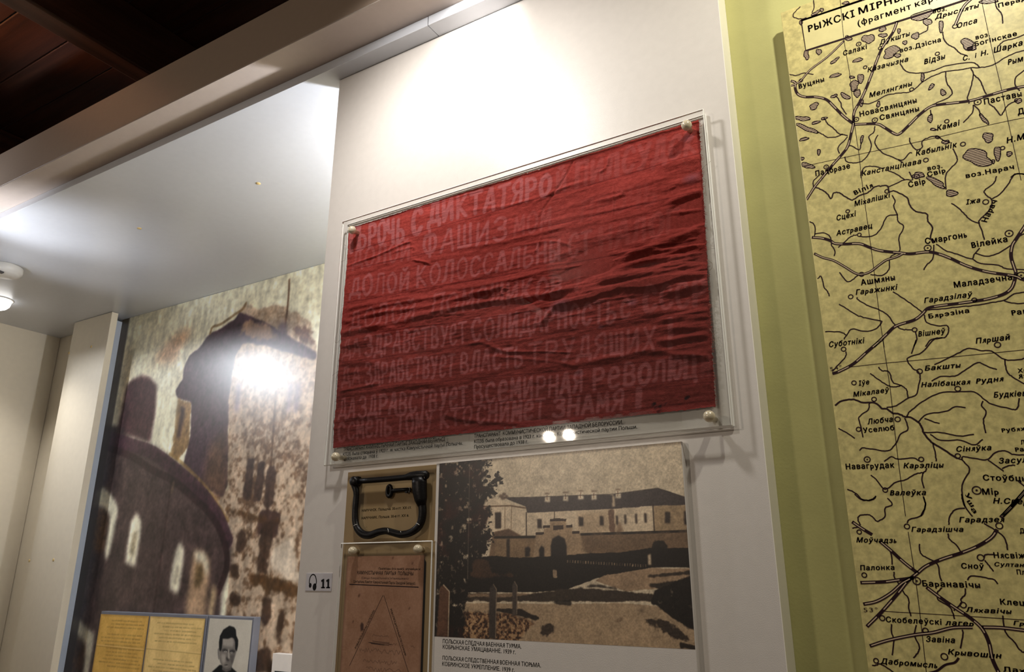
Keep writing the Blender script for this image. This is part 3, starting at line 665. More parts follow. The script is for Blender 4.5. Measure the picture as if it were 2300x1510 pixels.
rows = [
 ('П', (784, 567), (811, 560), 56, 1.0, .0080), ('ЬРОЧЬ', (804, 558), (910, 539), 51, 1.0, .0060), ('С', (923, 527), (951, 520), 53, .95, .0070), ('ДИКТАТЯРО', (960, 506), (1240, 436), 46, .9, .0058), ('Й', (1248, 432), (1275, 425), 46, .45, .005), ('ПИЛСУДСК', (1290, 420), (1568, 340), 50, .38, .006),
 ('ДОЛОЙ', (790, 601), (924, 582), 42, .55, .0045), ('ФАШИЗ', (947, 576), (1142, 536), 50, .8, .005), ('МОМ', (1152, 532), (1240, 508), 44, .4, .0045), ('ПРОЧЬ', (1300, 500), (1480, 452), 46, .15, .005),
 ('ДОЛОЙ', (784, 668), (922, 648), 42, .8, .0045), ('КОЛОССАЛЬНЫ', (932, 646), (1262, 582), 44, .75, .0042), ('СТ', (1275, 578), (1330, 566), 48, .5, .0045), ('НАЛОГ', (1342, 562), (1530, 515), 48, .25, .006),
 ('ДОЛОЙ', (785, 742), (938, 716), 42, .65, .0042), ('ПОМЕЩИКОВ', (970, 709), (1268, 662), 44, .65, .0045), ('!', (1290, 655), (1305, 652), 44, .3, .006),
 ('ДА', (768, 804), (812, 801), 38, .6, .0042), ('ЗДРАВСТВУЕТ', (818, 801), (1050, 769), 44, .85, .0040), ('СОЛИДАРНОСТЬ', (1058, 766), (1388, 720), 47, .8, .0042), ('С', (1392, 715), (1420, 711), 40, .6, .0045), ('СССР', (1443, 702), (1590, 680), 50, .5, .006),
 ('ДА', (766, 866), (812, 862), 40, .55, .0042), ('ЗДРАВСТВУЕТ', (818, 863), (1022, 842), 45, .85, .0038), ('ВЛАСТЬ', (1032, 838), (1178, 822), 44, .85, .0042), ('ТРУДЯЩИХ', (1185, 820), (1477, 786), 50, .7, .0042), ('!', (1492, 780), (1520, 778), 58, .6, .008),
 ('ДА', (760, 940), (800, 937), 45, .75, .004), ('ЗДРАВСТВУЕТ', (804, 938), (1052, 913), 45, .85, .0042), ('ВСЕМИРНАЯ', (1060, 909), (1312, 879), 46, .85, .0042), ('РЕВОЛЮЦ', (1328, 876), (1568, 846), 46, .75, .0045), ('И', (1572, 846), (1598, 842), 44, .3, .0045),
 ('ССМЕЛЬ', (757, 991), (882, 975), 38, .7, .004), ('ТОМУ', (888, 975), (974, 967), 42, .75, .0042), ('КТО', (986, 961), (1062, 949), 38, .65, .0042), ('СНИМЕТ', (1068, 951), (1226, 939), 42, .8, .0042), ('ЗНАМЯ', (1238, 940), (1404, 918), 42, .8, .0044), ('!', (1425, 914), (1443, 912), 38, .7, .007)]
for r_ in rows: word(*r_)
lm = blur(lm, 1)
worn = np.clip(1+noise(cb.nz, cb.nx, 40, 31, 4)*1.1, 0.35, 1)
for px, rr in (((1262, 690), 30), ((1420, 680), 14), ((1555, 400), 22), ((1545, 310), 14), ((1350, 735), 8), ((1300, 840), 12)):
    g0 = cb.g(A, [px])[0]; Xg, Zg = np.meshgrid(np.arange(cb.nx), np.arange(cb.nz)); d_ = np.hypot(Xg-g0[0], (Zg-g0[1])*1.6)/(rr*0.9/1000/cb.cell)
    cb.comp(np.clip(1-d_, 0, 1)**0.7*worn, (128, 92, 112), 0.5)
cb.comp(lm*worn, (192, 130, 136), 0.55)
# edge halo where the paint bled
hal = np.clip(blur(lm, 3)-lm, 0, 1); cb.comp(hal, (104, 26, 28), 0.5)
def rowline(a, b, al=0.55):
    q = [(a[0]+(b[0]-a[0])*t+0, a[1]+(b[1]-a[1])*t+R2.uniform(-.8, .8)) for t in np.linspace(0, 1, 14)]; cb.line(q, 0.0013, (70, 14, 16), al)
for a_, b_ in (((782, 1000), (1605, 897)), ((760, 945), (1600, 846)), ((765, 880), (1590, 800)), ((768, 816), (1588, 700)), ((770, 610), (1575, 430)), ((790, 565), (1570, 345)), ((780, 680), (1560, 540)), ((775, 905), (1100, 868)), ((1000, 922), (1600, 858)), ((860, 490), (1100, 425)), ((780, 755), (1200, 700))): rowline(a_, b_)
for px in ((1471, 918), (1482, 914), (1494, 910), (1465, 910), (1540, 895), (1478, 925)):
    g0 = cb.g(A, [px])[0]; cb.comp(cb.stroke(np.array([g0, g0+[6, 3]]), 7)*np.clip(0.6+noise(cb.nz, cb.nx, 90, 5, 2)*3, 0, 1), (30, 14, 18), 0.85)
# pale hem along the bottom
cb.poly([(748, 994), (1000, 966), (1300, 934), (1607, 903), (1607, 918), (1300, 950), (998, 982), (748, 1008)], (150, 56, 54), 2, 0.55)
# cloth grid
u = np.linspace(0, 1, BNX); v = np.linspace(0, 1, BNZ)
def edge(pts, t):
    p = P(BY, pts); tt = np.linspace(0, 1, len(p)); return np.column_stack([np.interp(t, tt, p[:, 0]), np.interp(t, tt, p[:, 1])])
r3 = np.random.default_rng(11)
L_ = edge([(784, 512), (777, 620), (767, 735), (757, 865), (748, 1007)], v); R_ = edge([(1571, 268), (1580, 420), (1588, 580), (1597, 745), (1607, 915)], v)
L_[:, 0] += np.interp(v, np.linspace(0, 1, 90), r3.normal(0, .0005, 90)); R_[:, 0] += np.interp(v, np.linspace(0, 1, 320), r3.normal(0, .0006, 320))
T_ = edge([(784, 512), (1571, 268)], u); B_ = edge([(748, 1007), (1000, 979), (1320, 947), (1607, 915)], u)
T_[:, 1] += np.interp(u, np.linspace(0, 1, 300), r3.normal(0, .0004, 300)); B_[:, 1] += np.interp(u, np.linspace(0, 1, 300), r3.normal(0, .0004, 300))
U, V = np.meshgrid(u, v)
Gx = (1-U)*L_[:, 0][:, None]+U*R_[:, 0][:, None]; Gz = (1-V)*T_[:, 1][None]+V*B_[:, 1][None]
Gx += (1-V)*(T_[:, 0][None]-((1-U)*L_[0, 0]+U*R_[0, 0]))+V*(B_[:, 0][None]-((1-U)*L_[-1, 0]+U*R_[-1, 0]))
Gz += (1-U)*(L_[:, 1][:, None]-((1-V)*T_[0, 1]+V*B_[0, 1]))+U*(R_[:, 1][:, None]-((1-V)*T_[-1, 1]+V*B_[-1, 1]))
# wrinkles: traced creases plus fine horizontal rumpling
cg = Canvas(BY, ax0, ax1, az0, az1, 900, (0, 0, 0)); H = np.zeros((cg.nz, cg.nx))
Xg, Zg = np.meshgrid(np.arange(cg.nx), np.arange(cg.nz))
def crease(pts, amp, wpx):
    global H
    gp = catmull(cg.g(A, pts)); wc = wpx*0.00095/cg.cell; d = np.full(H.shape, 1e9); tt = np.zeros(H.shape)
    x0 = int(max(0, gp[:, 0].min()-4*wc)); x1 = int(min(cg.nx, gp[:, 0].max()+4*wc)); z0 = int(max(0, gp[:, 1].min()-4*wc)); z1 = int(min(cg.nz, gp[:, 1].max()+4*wc))
    X = Xg[z0:z1, x0:x1]; Z = Zg[z0:z1, x0:x1]; dd = np.full(X.shape, 1e9); te = np.zeros(X.shape); n = len(gp)-1
    for i in range(n):
        a, b = gp[i], gp[i+1]; e = b-a; L = e@e+1e-9; t = np.clip(((X-a[0])*e[0]+(Z-a[1])*e[1])/L, 0, 1); D = np.hypot(X-a[0]-t*e[0], Z-a[1]-t*e[1])
        k_ = D < dd; dd[k_] = D[k_]; te[k_] = ((i+t)/n)[k_]
    H[z0:z1, x0:x1] += amp*np.exp(-(dd/wc)**2)*np.clip(np.minimum(te, 1-te)*6+0.25, 0, 1)
CR = [([(780, 597), (845, 575), (905, 548), (925, 542)], 1.6, 3), ([(928, 584), (950, 588), (967, 593)], 2.2, 3), ([(885, 566), (925, 555), (930, 560)], 1.0, 3),
 ([(770, 697), (830, 684), (900, 672), (960, 665)], 1.8, 6), ([(770, 712), (850, 690), (950, 672), (1060, 658), (1110, 655)], 2.0, 5), ([(768, 726), (860, 702), (960, 690), (1040, 668), (1110, 650), (1150, 640)], 2.2, 5),
 ([(766, 748), (900, 722), (1040, 688), (1200, 668), (1330, 640)], 2.0, 6), ([(1060, 682), (1180, 665), (1300, 650), (1400, 622)], 1.8, 5), ([(980, 652), (1100, 640), (1250, 605), (1420, 575), (1590, 540)], 1.6, 6),
 ([(1380, 590), (1470, 552), (1530, 530), (1582, 507)], 3.2, 7), ([(1360, 575), (1450, 560), (1520, 543), (1583, 533)], 3.2, 6), ([(1400, 570), (1480, 563), (1584, 550)], 2.6, 5),
 ([(1320, 632), (1430, 590), (1510, 578), (1586, 562)], 3.0, 8), ([(1340, 625), (1450, 612), (1588, 590)], 2.8, 6), ([(1180, 690), (1300, 640), (1420, 622), (1588, 598)], 2.2, 6), ([(1300, 655), (1440, 632), (1590, 612)], 2.6, 7), ([(1240, 690), (1330, 665), (1400, 650), (1500, 630), (1590, 610)], 2.0, 6),
 ([(1320, 665), (1380, 652), (1420, 645), (1590, 640)], 1.6, 6), ([(1490, 665), (1540, 650), (1592, 640)], 2.8, 6), ([(1440, 705), (1520, 700), (1592, 698)], 2.2, 8), ([(1470, 724), (1530, 715), (1593, 712)], 2.4, 7), ([(1472, 767), (1510, 764), (1550, 757), (1594, 752)], 3.0, 5), ([(1500, 740), (1595, 735)], 1.6, 6), ([(1500, 796), (1550, 798), (1594, 803)], 2.2, 5), ([(1330, 810), (1400, 798), (1460, 788), (1520, 793)], 1.6, 5),
 ([(1210, 737), (1235, 705), (1250, 690), (1300, 675), (1360, 668)], 2.4, 5), ([(1140, 700), (1225, 688), (1330, 660)], 1.6, 6),
 ([(1290, 355), (1270, 395), (1240, 440), (1215, 480), (1205, 520)], -1.3, 2.5), ([(1290, 412), (1245, 432), (1200, 455)], 0.8, 3), ([(1368, 350), (1362, 375), (1345, 390)], 1.2, 3), ([(1379, 410), (1378, 450), (1377, 490)], 0.9, 1.6),
 ([(1500, 420), (1540, 408), (1575, 398)], 2.2, 8), ([(1500, 455), (1545, 440), (1578, 430)], 2.6, 7), ([(1480, 375), (1530, 362), (1574, 355)], 1.8, 8), ([(1510, 470), (1550, 450), (1577, 445)], -2.0, 6), ([(1520, 480), (1580, 470)], 2.2, 5),
 ([(1330, 455), (1390, 440), (1400, 430)], 1.6, 4), ([(1040, 475), (1150, 460), (1260, 425), (1340, 400)], 1.0, 4), ([(1150, 525), (1250, 495), (1380, 470), (1500, 440)], 1.2, 5), ([(1020, 560), (1120, 545), (1230, 520), (1300, 500)], 1.4, 5), ([(1160, 552), (1240, 542), (1290, 555)], 1.0, 3), ([(1200, 570), (1212, 545), (1215, 530)], 1.2, 3),
 ([(765, 776), (830, 770), (870, 780), (900, 775)], 1.8, 9), ([(762, 815), (820, 812), (860, 822)], 2.0, 10), ([(765, 880), (800, 872), (850, 862)], 2.0, 4), ([(770, 838), (850, 828), (930, 815)], 1.4, 8), ([(1050, 775), (1085, 770), (1130, 788), (1200, 792)], 1.6, 4), ([(1130, 793), (1200, 790), (1290, 792)], 1.0, 2), ([(1090, 800), (1240, 812), (1300, 825)], 0.8, 3),
 ([(760, 890), (900, 868), (1000, 862)], 1.4, 7), ([(1000, 935), (1060, 945), (1180, 952)], 1.4, 5), ([(1180, 830), (1300, 815), (1420, 800)], 1.4, 6), ([(1330, 575), (1335, 595), (1325, 615)], 1.2, 3), ([(1140, 645), (1128, 660), (1150, 668)], 1.8, 4), ([(1380, 585), (1370, 600)], 1.4, 4),
 ([(760, 725), (770, 720), (850, 735), (900, 740)], 1.2, 7), ([(1400, 750), (1480, 740), (1590, 725)], 1.2, 7), ([(1300, 740), (1400, 720), (1500, 705)], 1.0, 8), ([(1250, 470), (1400, 425), (1520, 395)], 1.0, 6)]
for pts, am, wd in CR: crease(pts, am*0.00105, wd*0.95)
# rumples follow the rows (which are level in the cloth); stronger in the middle band and at the right
sx = np.linspace(0, 1, cg.nx)[None]; sz = np.linspace(1, 0, cg.nz)[:, None]
band = 0.25+1.0*np.exp(-((sz-0.50)/0.13)**2)*(0.4+sx)+0.8*sx**3*np.exp(-((sz-0.45)/0.3)**2)+0.25*np.exp(-((sz-0.8)/0.2)**2)*(1-sx)
shear_noise = noise(cg.nz, cg.nx, 3, 41, 4, 1.0, 9)*0.0062*band+noise(cg.nz, cg.nx, 14, 42, 3, 1, 2.2)*0.0024*(0.4+band)+noise(cg.nz, cg.nx, 70, 43, 3, 1, 1.5)*0.0010
H += shear_noise+noise(cg.nz, cg.nx, 30, 44, 3, 0.6, 5)*0.0011*(0.5+band)
fi = (Gx-ax0)/(ax1-ax0)*(cg.nx-1); fj = (Gz-az0)/(az1-az0)*(cg.nz-1)
def samp(a, fi, fj):
    i = np.clip(fi.astype(int), 0, a.shape[1]-2); j = np.clip(fj.astype(int), 0, a.shape[0]-2); x = fi-i; z = fj-j
    if a.ndim == 3: x = x[..., None]; z = z[..., None]
    return (a[j, i]*(1-x)+a[j, i+1]*x)*(1-z)+(a[j+1, i]*(1-x)+a[j+1, i+1]*x)*z
Hs = samp(H, fi, fj); Hs = np.clip(Hs*1.7, -0.0015, 0.0098)
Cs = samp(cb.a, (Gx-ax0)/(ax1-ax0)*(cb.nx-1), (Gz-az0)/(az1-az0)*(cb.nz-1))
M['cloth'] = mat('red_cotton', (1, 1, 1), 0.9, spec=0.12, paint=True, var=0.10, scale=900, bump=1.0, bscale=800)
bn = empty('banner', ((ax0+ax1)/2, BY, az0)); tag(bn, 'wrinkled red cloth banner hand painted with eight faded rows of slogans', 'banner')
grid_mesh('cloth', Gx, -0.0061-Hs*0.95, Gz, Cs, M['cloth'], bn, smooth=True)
# frayed edges
fr_ = MB()
for k_ in range(300):
    t_ = r3.random(); i = int(t_*(BNZ-1)); x, z = Gx[i, -1], Gz[i, -1]; L = 0.0015+0.0035*r3.random()**2*(1.6 if 0.4 < t_ < 0.55 else 1)
    p0 = (x-0.001, -0.0066, z); p1 = (x+L*0.6, -0.0066+r3.normal(0, .0006), z+r3.normal(0, .0006)); p2 = (x+L, -0.0066, z+r3.normal(0, .0012)); fr_.tube([p0, p1, p2], [0.00022, 0.0002, 0.00012], 3)
for k_ in range(110):
    t_ = r3.random(); i = int(t_*(BNZ-1)); x, z = Gx[i, 0], Gz[i, 0]; L = 0.0008+0.0022*r3.random()**2; fr_.tube([(x+0.001, -0.0066, z), (x-L, -0.0066, z+r3.normal(0, .0009))], [0.0002, 0.00012], 3)
for k_ in range(60):
    i = int(r3.random()*(BNX-1)); x, z = Gx[0, i], Gz[0, i]; fr_.tube([(x, -0.0066, z-0.001), (x+r3.normal(0, .0008), -0.0066, z+0.0012+0.002*r3.random()**3)], [0.0002, 0.00012], 3)
tag(fr_.build('frayed_edge', M['thread'], bn), kind='stuff')
th = MB()
def thr(pts, r=0.00026): 
    q = P(BY, catmull(pts, 6)); th.tube([(a[0], BY-0.0004*math.sin(i), a[1]) for i, a in enumerate(q)], r, 4)
thr([(776, 555), (775, 575), (773, 585), (762, 590)]); thr([(777, 520), (772, 535), (772, 548), (777, 552)]); thr([(768, 693), (765, 705), (762, 725), (758, 745), (752, 765), (757, 770), (766, 762)]); thr([(762, 832), (757, 836), (745, 845), (742, 850)]); thr([(762, 835), (755, 850), (758, 858)])
thr([(1574, 328), (1577, 330), (1576, 336)]); thr([(1577, 380), (1584, 372), (1596, 362)]); thr([(1578, 400), (1586, 405), (1584, 415), (1586, 440)]); thr([(1588, 585), (1600, 592), (1598, 604), (1590, 610)]); thr([(1594, 740), (1603, 752), (1605, 765), (1597, 780)])
tag(th.build('loose_threads', M['thread_pale'], bn), kind='stuff')

# captions inside the holder
def caption(label, x0, x1, lines, quad):
    q = P(BY, quad); e = empty('caption_strip', (q[:, 0].min(), BY, q[:, 1].min())); tag(e, label, 'label')
    xa, xb, za, zb_ = q[:, 0].min(), q[:, 0].max(), q[:, 1].min(), q[:, 1].max()
    mb = MB(); mb.box(xa, xb, -0.0060, -0.0056, za, zb_); mb.build('film', M['film'], e)
    pr = Print(-0.0062)
    for s, a, b, h, bo in lines: pr.text(s, a, b, h, bold=bo)
    pr.build('lettering', M['ink'], e)
caption('clear strip of black Belarusian lettering under the banner at the left', 0, 0, [
 ('ТРАНСПАРАНТ КАМУНІСТЫЧНАЙ ПАРТЫІ ЗАХОДНЯЙ БЕЛАРУСІ.', (771, 1014), (1001, 991), 8, .015),
 ('КПЗБ была створана ў 1923 г. як частка Камуністычнай партыі Польшчы.', (770, 1025), (1039, 999), 7.5, .02),
 ('Праіснавала да  1938 г.', (769, 1035), (849, 1028), 7.5, .02)], [(763, 1002), (1052, 965), (1050, 1008)])
caption('clear strip of black Russian lettering under the banner at centre', 0, 0, [
 ('ТРАНСПАРАНТ  КОММУНИСТИЧЕСКОЙ ПАРТИИ ЗАПАДНОЙ БЕЛОРУССИИ.', (1065, 984), (1399, 953), 8.5, .015),
 ('КПЗБ была образована в 1923 г. как часть Коммунистической партии Польши.', (1065, 996), (1431, 963), 8, .02),
 ('Просуществовала до 1938 г.', (1065, 1008), (1186, 996), 8, .02)], [(1056, 968), (1530, 925), (1528, 958)])

# ================================================================== HANDCUFF MOUNT
K6 = (740, 1030, 7.55); BB = -0.006
q = P(BB, K(K6, [(312, 230), (1833, 108), (240, 1425), (1805, 1390)]))
bx0, bx1, bz1 = (q[0, 0]+q[2, 0])/2, (q[1, 0]+q[3, 0])/2, (q[0, 1]+q[1, 1])/2; bz0 = bz1-0.40
bb = empty('mount_board', (bx0, 0, bz0)); tag(bb, 'flat brown mount board behind the black handcuff and the leaflet', 'board')
mb = MB(); mb.box(bx0, bx1, BB, 0, bz0, bz1, bev=0.0005); mb.build('board', M['brown'], bb)
pr = Print(BB-0.0001)
pr.text('НАРУЧНІК. Польшча. 30-я гг. ХХ ст.', (550, 907), (1390, 852), 44, K6, bold=.02)
pr.text('НАРУЧНИК. Польша. 30-е гг. ХХ в.', (545, 1035), (1347, 986), 44, K6, bold=.02)
pr.build('lettering', M['ink'], bb)
def k6(pts, Y): 
    q = P(Y, K(K6, pts)); return [(a[0], Y, a[1]) for a in q]
HY = -0.016
hc = empty('handcuff', tuple(k6([(960, 1230)], HY)[0])); tag(hc, 'old black iron handcuff shaped like a shackle on the brown board', 'handcuff')
pts = catmull([(425, 440), (455, 560), (450, 700), (435, 900), (440, 1080), (480, 1200), (570, 1285), (690, 1300), (830, 1250), (960, 1230), (1090, 1262), (1220, 1290), (1370, 1260), (1490, 1180), (1555, 1070), (1580, 900), (1560, 700)], 5)
rad = [0.0056 if i < 6 else 0.0072 for i in range(len(pts))]; rad = np.interp(range(len(pts)), [0, 8, 20, 30, 45, 60, 70, len(pts)-1], [.0075, .0060, .0066, .0074, .0062, .0066, .0074, .0082])
mb = MB(); mb.tube(k6(pts, HY), rad, 14, flat=0.85); mb.build('shackle', M['iron'], hc)
mb = MB(); mb.tube(k6([(1525, 330), (1525, 420), (1530, 560), (1550, 700), (1568, 800)], HY-0.002), [.0150, .0152, .0145, .0125, .0085], 22, flat=0.7); mb.build('lock_barrel', M['iron'], hc)
mb = MB(); mb.tube(k6([(420, 390), (700, 372), (1000, 348), (1290, 322), (1380, 300), (1480, 290), (1640, 285), (1670, 285)], HY-0.003), [.0052, .0055, .0055, .0056, .0078, .0085, .0085, .006], 12, flat=0.8); mb.build('hinged_bar', M['iron'], hc)
q = k6([(450, 395)], HY)[0]; mb = MB(); mb.lathe([(0.0085, -0.008), (0.0095, -0.006), (0.0095, 0.008), (0.006, 0.0105), (0.001, 0.011)], q, n=20); mb.build('hinge', M['iron'], hc)
q = k6([(465, 335)], HY-0.002)[0]; mb = MB(); mb.box(q[0]-0.006, q[0]+0.006, q[1]-0.004, q[1]+0.006, q[2]-0.0035, q[2]+0.003, bev=0.0012); mb.build('hinge_lug', M['iron'], hc)
for pp in ([(1600, 235), (1608, 290), (1605, 340)], [(405, 1145), (440, 1125), (475, 1118)], [(1470, 1098), (1500, 1112), (1525, 1130)], [(988, 1190), (998, 1225), (1000, 1255)], [(1205, 1235), (1212, 1260)]):
    mb = MB(); mb.tube(k6(pp, HY-0.0085), 0.0005, 6); mb.build('tie_wire', M['wire'], hc)
ky = empty('key', tuple(k6([(1015, 555)], -0.010)[0])); tag(ky, 'small black iron key hung inside the handcuff loop', 'key')
t = np.linspace(0, 2*math.pi, 25); c0 = np.array(k6([(1015, 555)], -0.011)[0])
mb = MB(); mb.tube([(c0[0]+0.0062*math.cos(a)*0.85, -0.011, c0[2]+0.0100*math.sin(a)) for a in t], 0.0033, 10, caps=False); mb.build('bow', M['iron'], ky)
mb = MB(); mb.tube(k6([(1065, 548), (1120, 543), (1250, 532), (1372, 522)], -0.011), [.0032, .0040, .0036, .0030], 12); mb.build('shaft', M['iron'], ky)
q = P(-0.011, K(K6, [(1285, 520), (1372, 512), (1372, 575), (1345, 580), (1340, 555), (1320, 558), (1318, 590), (1290, 590)])); mb = MB(); mb.prism(q, -0.0125, -0.0095); mb.build('bit', M['iron'], ky)
mb = MB(); mb.tube(k6([(1340, 492), (1355, 500), (1362, 545)], -0.0145), 0.0004, 6); mb.build('tie_wire', M['wire'], ky)

# ================================================================== LEAFLET IN SMALL HOLDER
K7 = (740, 1200, 4.871); LF = -0.022
q = P(LF, K(K7, [(120, 98), (1115, 68), (1135, 66)]))
lx0, lx1, lz1 = q[0, 0], q[1, 0]+0.002, (q[0, 1]+q[1, 1])/2; lz0 = lz1-0.27
lh = empty('leaflet_holder', (lx0, 0, lz0)); tag(lh, 'small clear acrylic holder with two knobs over the old brown leaflet', 'holder')
acrylic('front_sheet', lx0, lx1, lz0, lz1, LF, LF+0.003, lh)
mb = MB(); mb.box(lx0+0.001, lx1-0.001, -0.0125, -0.0085, lz0, lz1-0.0005, bev=0.0004); mb.build('backing', M['brown'], lh)
for px in K(K7, [(243, 185), (958, 165)]): knob(tuple(px), LF, lh, 0.0078)
q = P(-0.0145, K(K7, [(200, 245), (1018, 255), (1000, 1500)]))
px0, px1, pz1 = q[0, 0]-0.001, q[1, 0]+0.004, q[0, 1]; pz0 = pz1-0.235
lf = empty('leaflet', (px0, -0.0125, pz0)); tag(lf, 'aged reddish-brown leaflet with printed heading and large ruled triangle', 'leaflet')
c = Canvas(-0.0145, px0, px1, pz0, pz1, 240, (186, 140, 112)); c.a += (noise(c.nz, c.nx, 5, 51, 5)*44)[..., None]; c.a += (noise(c.nz, c.nx, 80, 52, 2)*18)[..., None]
for px, r_ in (((320, 680), 5), ((255, 965), 3), ((690, 268), 3), ((905, 328), 3), ((870, 820), 3)):
    g0 = c.g(K7, [px])[0]; c.comp(blur(c.stroke(np.array([g0, g0+[2, 3]]), r_), 1), (90, 56, 40), 0.7)
c.poly([(350, 965), (372, 985), (370, 1050), (342, 1065), (338, 1000)], (60, 38, 34), 1, 0.8, crop=K7)
for yy, xa_, xb_, am in ((1110, 470, 650, 14), (1200, 640, 740, 14), (1265, 330, 780, 26), (1235, 890, 940, 22), (1385, 370, 740, 24), (1470, 400, 800, 24)):
    p_ = []; x = xa_
    while x < xb_: p_.append((x, yy+R2.uniform(-am, am)+(x-xa_)*0.08)); x += R2.uniform(7, 16)
    c.line(p_, 0.0011, (96, 68, 56), 0.5, crop=K7)
e = np.minimum(np.arange(c.nx), c.nx-1-np.arange(c.nx))[None]+0*np.arange(c.nz)[:, None]; c.comp(np.clip(1-e/7, 0, 1), (120, 88, 70), 0.5)
c.build('paper', M['paint_paper'], lf)
mb = MB(); mb.prism([(px0, pz0), (px1, pz0), (px1+0.003, pz0), (px1+0.003, pz1-0.012), (px1-0.003, pz1-0.002), (px0, pz1)], -0.0142, -0.0128); mb.build('cover_back', M['ink'], lf)
pr = Print(-0.0146)
pr.text('Пралетары ўсіх краёў, злучайцеся!', (535, 388), (995, 396), 24, K7, bold=.02, shear=.2)
pr.text('КАМУНІСТЫЧНАЯ  ПАРТЫЯ  ПОЛЬШЧЫ', (305, 440), (915, 452), 38, K7, bold=.02)
pr.text('(Секцыя Камуністычнага Інтэрнацыяналу)', (350, 490), (865, 498), 22, K7, bold=0)
pr.text('Цэнтральны Камітэт Камуністычнай Партыі Заходняй Беларусі.', (262, 532), (942, 556), 30, K7, bold=.015)
pr.line([(218, 550), (975, 582)], 0.0017, K7, smooth=False)
pr.line([(585, 670), (220, 1440)], 0.0009, K7, smooth=False); pr.line([(595, 672), (880, 1560)], 0.0009, K7, smooth=False)
pr.text('РЭВАЛЮЦЫЙНЫ СЬПЕЎНІК', (292, 1258), (498, 838), 27, K7, bold=.015)
pr.text('РЕВОЛЮЦИОННЫЙ ПЕСЕННИК', (664, 826), (826, 1340), 25, K7, bold=.015)
for a_, b_ in (((425, 1185), (680, 1207)), ((440, 1190), (650, 1220)), ((470, 1172), (655, 1192)), ((455, 1200), (600, 1216))): pr.line([a_, b_], 0.0007, K7, smooth=False)
pr.build('lettering', M['mapink'], lf)

# ================================================================== PRISON PHOTOGRAPH
K5 = (960, 990, 2.903); PY = -0.012
q = P(PY, K(K5, [(72, 148), (1658, 10), (1755, 1365), (48, 1275)]))
gx0, gx1, gz1, gz0 = (q[0, 0]+q[3, 0])/2, (q[1, 0]+q[2, 0])/2, (q[0, 1]+q[1, 1])/2, (q[2, 1]+q[3, 1])/2
pp = empty('photo_board', (gx0, 0, gz0-0.14)); tag(pp, 'large sepia photograph board of a walled prison building, captioned below', 'photograph')
mb = MB(); mb.box(gx0-0.006, gx1, PY, 0, gz0-0.14, gz1+0.0005, bev=0.0012); mb.build('board', M['panel'], pp)
c = Canvas(PY-0.0002, gx0+0.001, gx1-0.0015, gz0, gz1, 560, (214, 194, 164))
c.ragf = 45; c.rags = 2.4; C5 = K5; N1 = noise(c.nz, c.nx, 120, 61, 3); N2 = noise(c.nz, c.nx, 10, 62, 4)
c.a += (N2*16)[..., None]; c.a += (N1*10)[..., None]
def pl(p, col, soft=1, al=1.0, **k): c.poly(p, col, soft, al, crop=C5, **k)
WL = (224, 200, 168); RF = (66, 56, 54); BW = (128, 100, 74); DKG = (26, 19, 15)
pl([(370, 380), (420, 370), (640, 435), (650, 470), (650, 640), (420, 640), (380, 480)], WL)
pl([(640, 460), (1210, 440), (1470, 420), (1700, 415), (1710, 620), (640, 640)], WL)
pl([(1475, 420), (1700, 415), (1710, 610), (1475, 600)], (168, 140, 106), 1)
pl([(980, 470), (1200, 450), (1280, 600), (980, 620)], (176, 146, 112), 5, .6)
pl([(500, 375), (650, 372), (1150, 352), (1210, 355), (1220, 445), (900, 460), (650, 470), (640, 430)], RF, 1, rag=.4)
pl([(1210, 350), (1500, 312), (1560, 325), (1690, 375), (1695, 420), (1470, 425), (1215, 445)], RF, 1, rag=.4)
for cx_, cy_ in ((782, 345), (902, 338), (1000, 328), (1087, 330), (1243, 320)):
    pl([(cx_-18, cy_+56), (cx_-15, cy_), (cx_+15, cy_), (cx_+18, cy_+56)], (232, 212, 182)); pl([(cx_-18, cy_+4), (cx_-18, cy_-4), (cx_+18, cy_-4), (cx_+18, cy_+4)], (120, 96, 76)); pl([(cx_-6, cy_+45), (cx_-4, cy_+10), (cx_+2, cy_+10), (cx_, cy_+45)], (150, 110, 84), .5)
pl([(1205, 360), (1220, 360), (1222, 430), (1205, 430)], (200, 176, 146))
c.line([(500, 372), (650, 370), (1205, 350), (1500, 310), (1690, 372)], 0.0012, (50, 40, 36), .8, crop=C5, smooth=False)
c.line([(360, 430), (540, 425), (640, 440)], 0.0025, (110, 84, 60), .9, crop=C5, smooth=False); c.line([(645, 470), (645, 630)], 0.002, (50, 36, 30), .9, crop=C5, smooth=False); c.line([(828, 462), (828, 510)], 0.0018, (70, 54, 44), .8, crop=C5)
c.line([(1470, 420), (1480, 600)], 0.002, (60, 44, 34), .9, crop=C5, smooth=False); c.line([(505, 430), (505, 620)], .0014, (110, 84, 60), .7, crop=C5); c.line([(550, 430), (545, 580)], .0014, (110, 84, 60), .7, crop=C5)
pl([(1180, 450), (1215, 450), (1225, 600), (1190, 600)], (96, 66, 50), 2, .8, rag=1)
for x_, y_, w_, h_ in ((715, 510, 30, 60), (985, 498, 32, 60), (1122, 492, 26, 60), (1228, 490, 14, 58), (1283, 485, 14, 60), (1353, 478, 14, 64), (1412, 473, 18, 64), (1548, 465, 34, 72), (1672, 460, 34, 90), (440, 468, 40, 105)):
    pl([(x_, y_), (x_+w_, y_), (x_+w_+2, y_+h_), (x_+2, y_+h_)], (44, 32, 27), 1, 0.95)
pl([(1255, 520), (1280, 600), (1230, 600)], (140, 106, 80), 2, .7)
